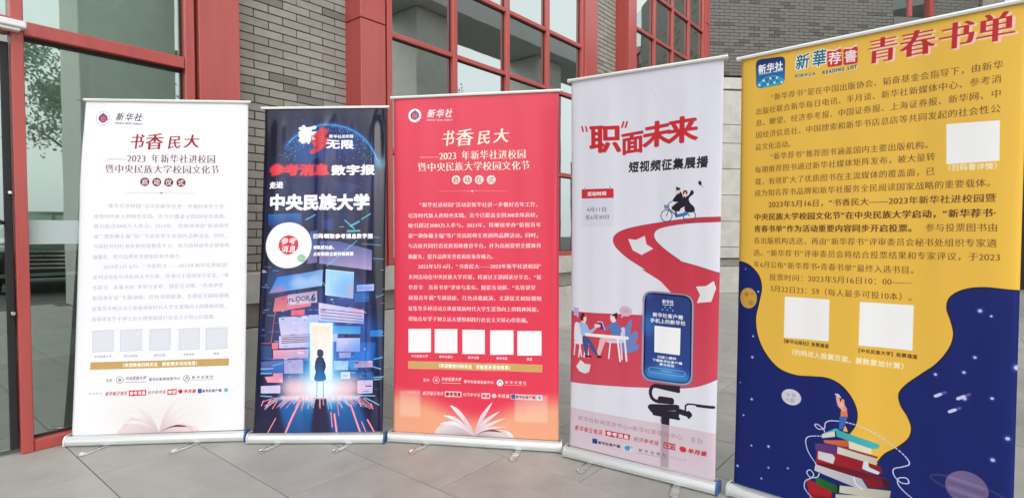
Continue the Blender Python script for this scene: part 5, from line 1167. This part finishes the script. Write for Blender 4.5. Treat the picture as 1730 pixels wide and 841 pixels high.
bpy.data.objects.remove(_co); bpy.data.curves.remove(_cu)

# ------------------------------------------------------------------ what the glass mirrors: trees, a parked car beyond the portico
def tree(loc, h, r, label, seed, n=7000):
    rs = random.Random(seed); root = link('tree', None, None, loc); tag(root, label, 'tree', 'trees beyond the forecourt')
    t = MB(); t.cyl((0, 0, 0), (0.05, 0.03, h * 0.45), 0.16, 0.11, n=10); t.cyl((0.05, 0.03, h * 0.45), (0, 0, h * 0.85), 0.11, 0.04, n=8)
    for k in range(7):
        a = k * 2.4; z = h * (0.35 + 0.06 * k); t.cyl((0.03, 0.02, z), (math.cos(a) * r * 0.7, math.sin(a) * r * 0.7, z + h * 0.18), 0.05, 0.015, n=6)
    t.build('trunk', M['bark'], root)
    vs_, fs = [], []
    cl_ = [(rs.gauss(0, r * 0.42), rs.gauss(0, r * 0.42), h * rs.uniform(0.42, 0.98), rs.uniform(0.35, 0.9)) for _ in range(26)]
    for k in range(n):
        c = cl_[rs.randrange(26)]; p = Vector((c[0] + rs.gauss(0, c[3] * 0.5), c[1] + rs.gauss(0, c[3] * 0.5), c[2] + rs.gauss(0, c[3] * 0.4)))
        s_ = rs.uniform(0.04, 0.075); a = Vector((rs.uniform(-1, 1), rs.uniform(-1, 1), rs.uniform(-1, 1))).normalized(); b_ = a.orthogonal().normalized()
        k0 = len(vs_); vs_ += [p - a * s_, p + b_ * s_ * 0.6, p + a * s_, p - b_ * s_ * 0.6]; fs.append((k0, k0 + 1, k0 + 2, k0 + 3))
    o = link('crown', mesh_from('crown', vs_, fs, M['leaf']), root); tag(o, kind='stuff')
    return root
tree((13.2, -4.6, 0), 7.5, 2.5, 'leafy street tree mirrored in the glass left of the white banner, nearest the parked car', 1)
tree((14.6, -1.2, 0), 6.0, 1.5, 'slender leafy tree mirrored in the narrow strip of glass beside the first red casing', 2)
tree((17.0, 6.9, 0), 7.0, 1.4, 'thin tree mirrored in the window above the red banner', 3)

car = link('car', None, None, (8.9, -3.1, -0.02), (0, 0, R(-28)))
tag(car, 'black parked car mirrored low in the glass door beside the white banner', 'car')
def loft(mb, secs):
    rings = [[mb.bm.verts.new(p) for p in s_] for s_ in secs]; n = len(rings[0])
    for a, b in zip(rings[:-1], rings[1:]):
        for i in range(n): mb.bm.faces.new((a[i], a[(i + 1) % n], b[(i + 1) % n], b[i])).smooth = True
    mb.bm.faces.new(rings[0][::-1]); mb.bm.faces.new(rings[-1])
bd = MB(); secs = []
for x, z0, zb, zt, hw, ht in ((-2.35, 0.45, 0.75, 0.95, 0.72, 0.68), (-2.2, 0.32, 0.80, 1.10, 0.88, 0.80), (-1.3, 0.30, 0.95, 1.16, 0.94, 0.86), (-1.1, 0.30, 1.0, 1.20, 0.94, 0.86), (-0.35, 0.30, 1.08, 1.72, 0.95, 0.66), (0.9, 0.30, 1.08, 1.78, 0.95, 0.66), (2.0, 0.32, 1.08, 1.70, 0.94, 0.62), (2.38, 0.42, 0.95, 1.15, 0.85, 0.70)):
    secs.append([(x, -hw, z0), (x, -hw, zb), (x, -ht, zt), (x, -ht * 0.5, zt + 0.03), (x, ht * 0.5, zt + 0.03), (x, ht, zt), (x, hw, zb), (x, hw, z0)])
loft(bd, secs); bd.build('body', M['car_paint'], car)
MB().prism([(-0.64, 1.18), (0.64, 1.18), (0.60, 1.66), (-0.60, 1.66)], -1.02, -0.98).build('windscreen', M['glass'], car)
gr = MB()
for k in range(5): gr.box(-2.385, -2.36, -0.52, 0.52, 0.52 + k * 0.085, 0.55 + k * 0.085)
gr.build('grille', M['chrome'], car)
for sy in (-1, 1):
    MB().box(-2.36, -2.16, sy * 0.72 - 0.14, sy * 0.72 + 0.14, 0.86, 1.0, bev=0.03).build('headlight', M['lamp_glass'], car)
    for x in (-1.5, 1.45):
        w_ = MB().cyl((x, sy * 0.80, 0.36), (x, sy * 0.98, 0.36), 0.36, n=24).build('wheel', M['tyre'], car); MB().cyl((x, sy * 0.975, 0.36), (x, sy * 0.99, 0.36), 0.22, n=16).build('rim', M['alu'], w_)
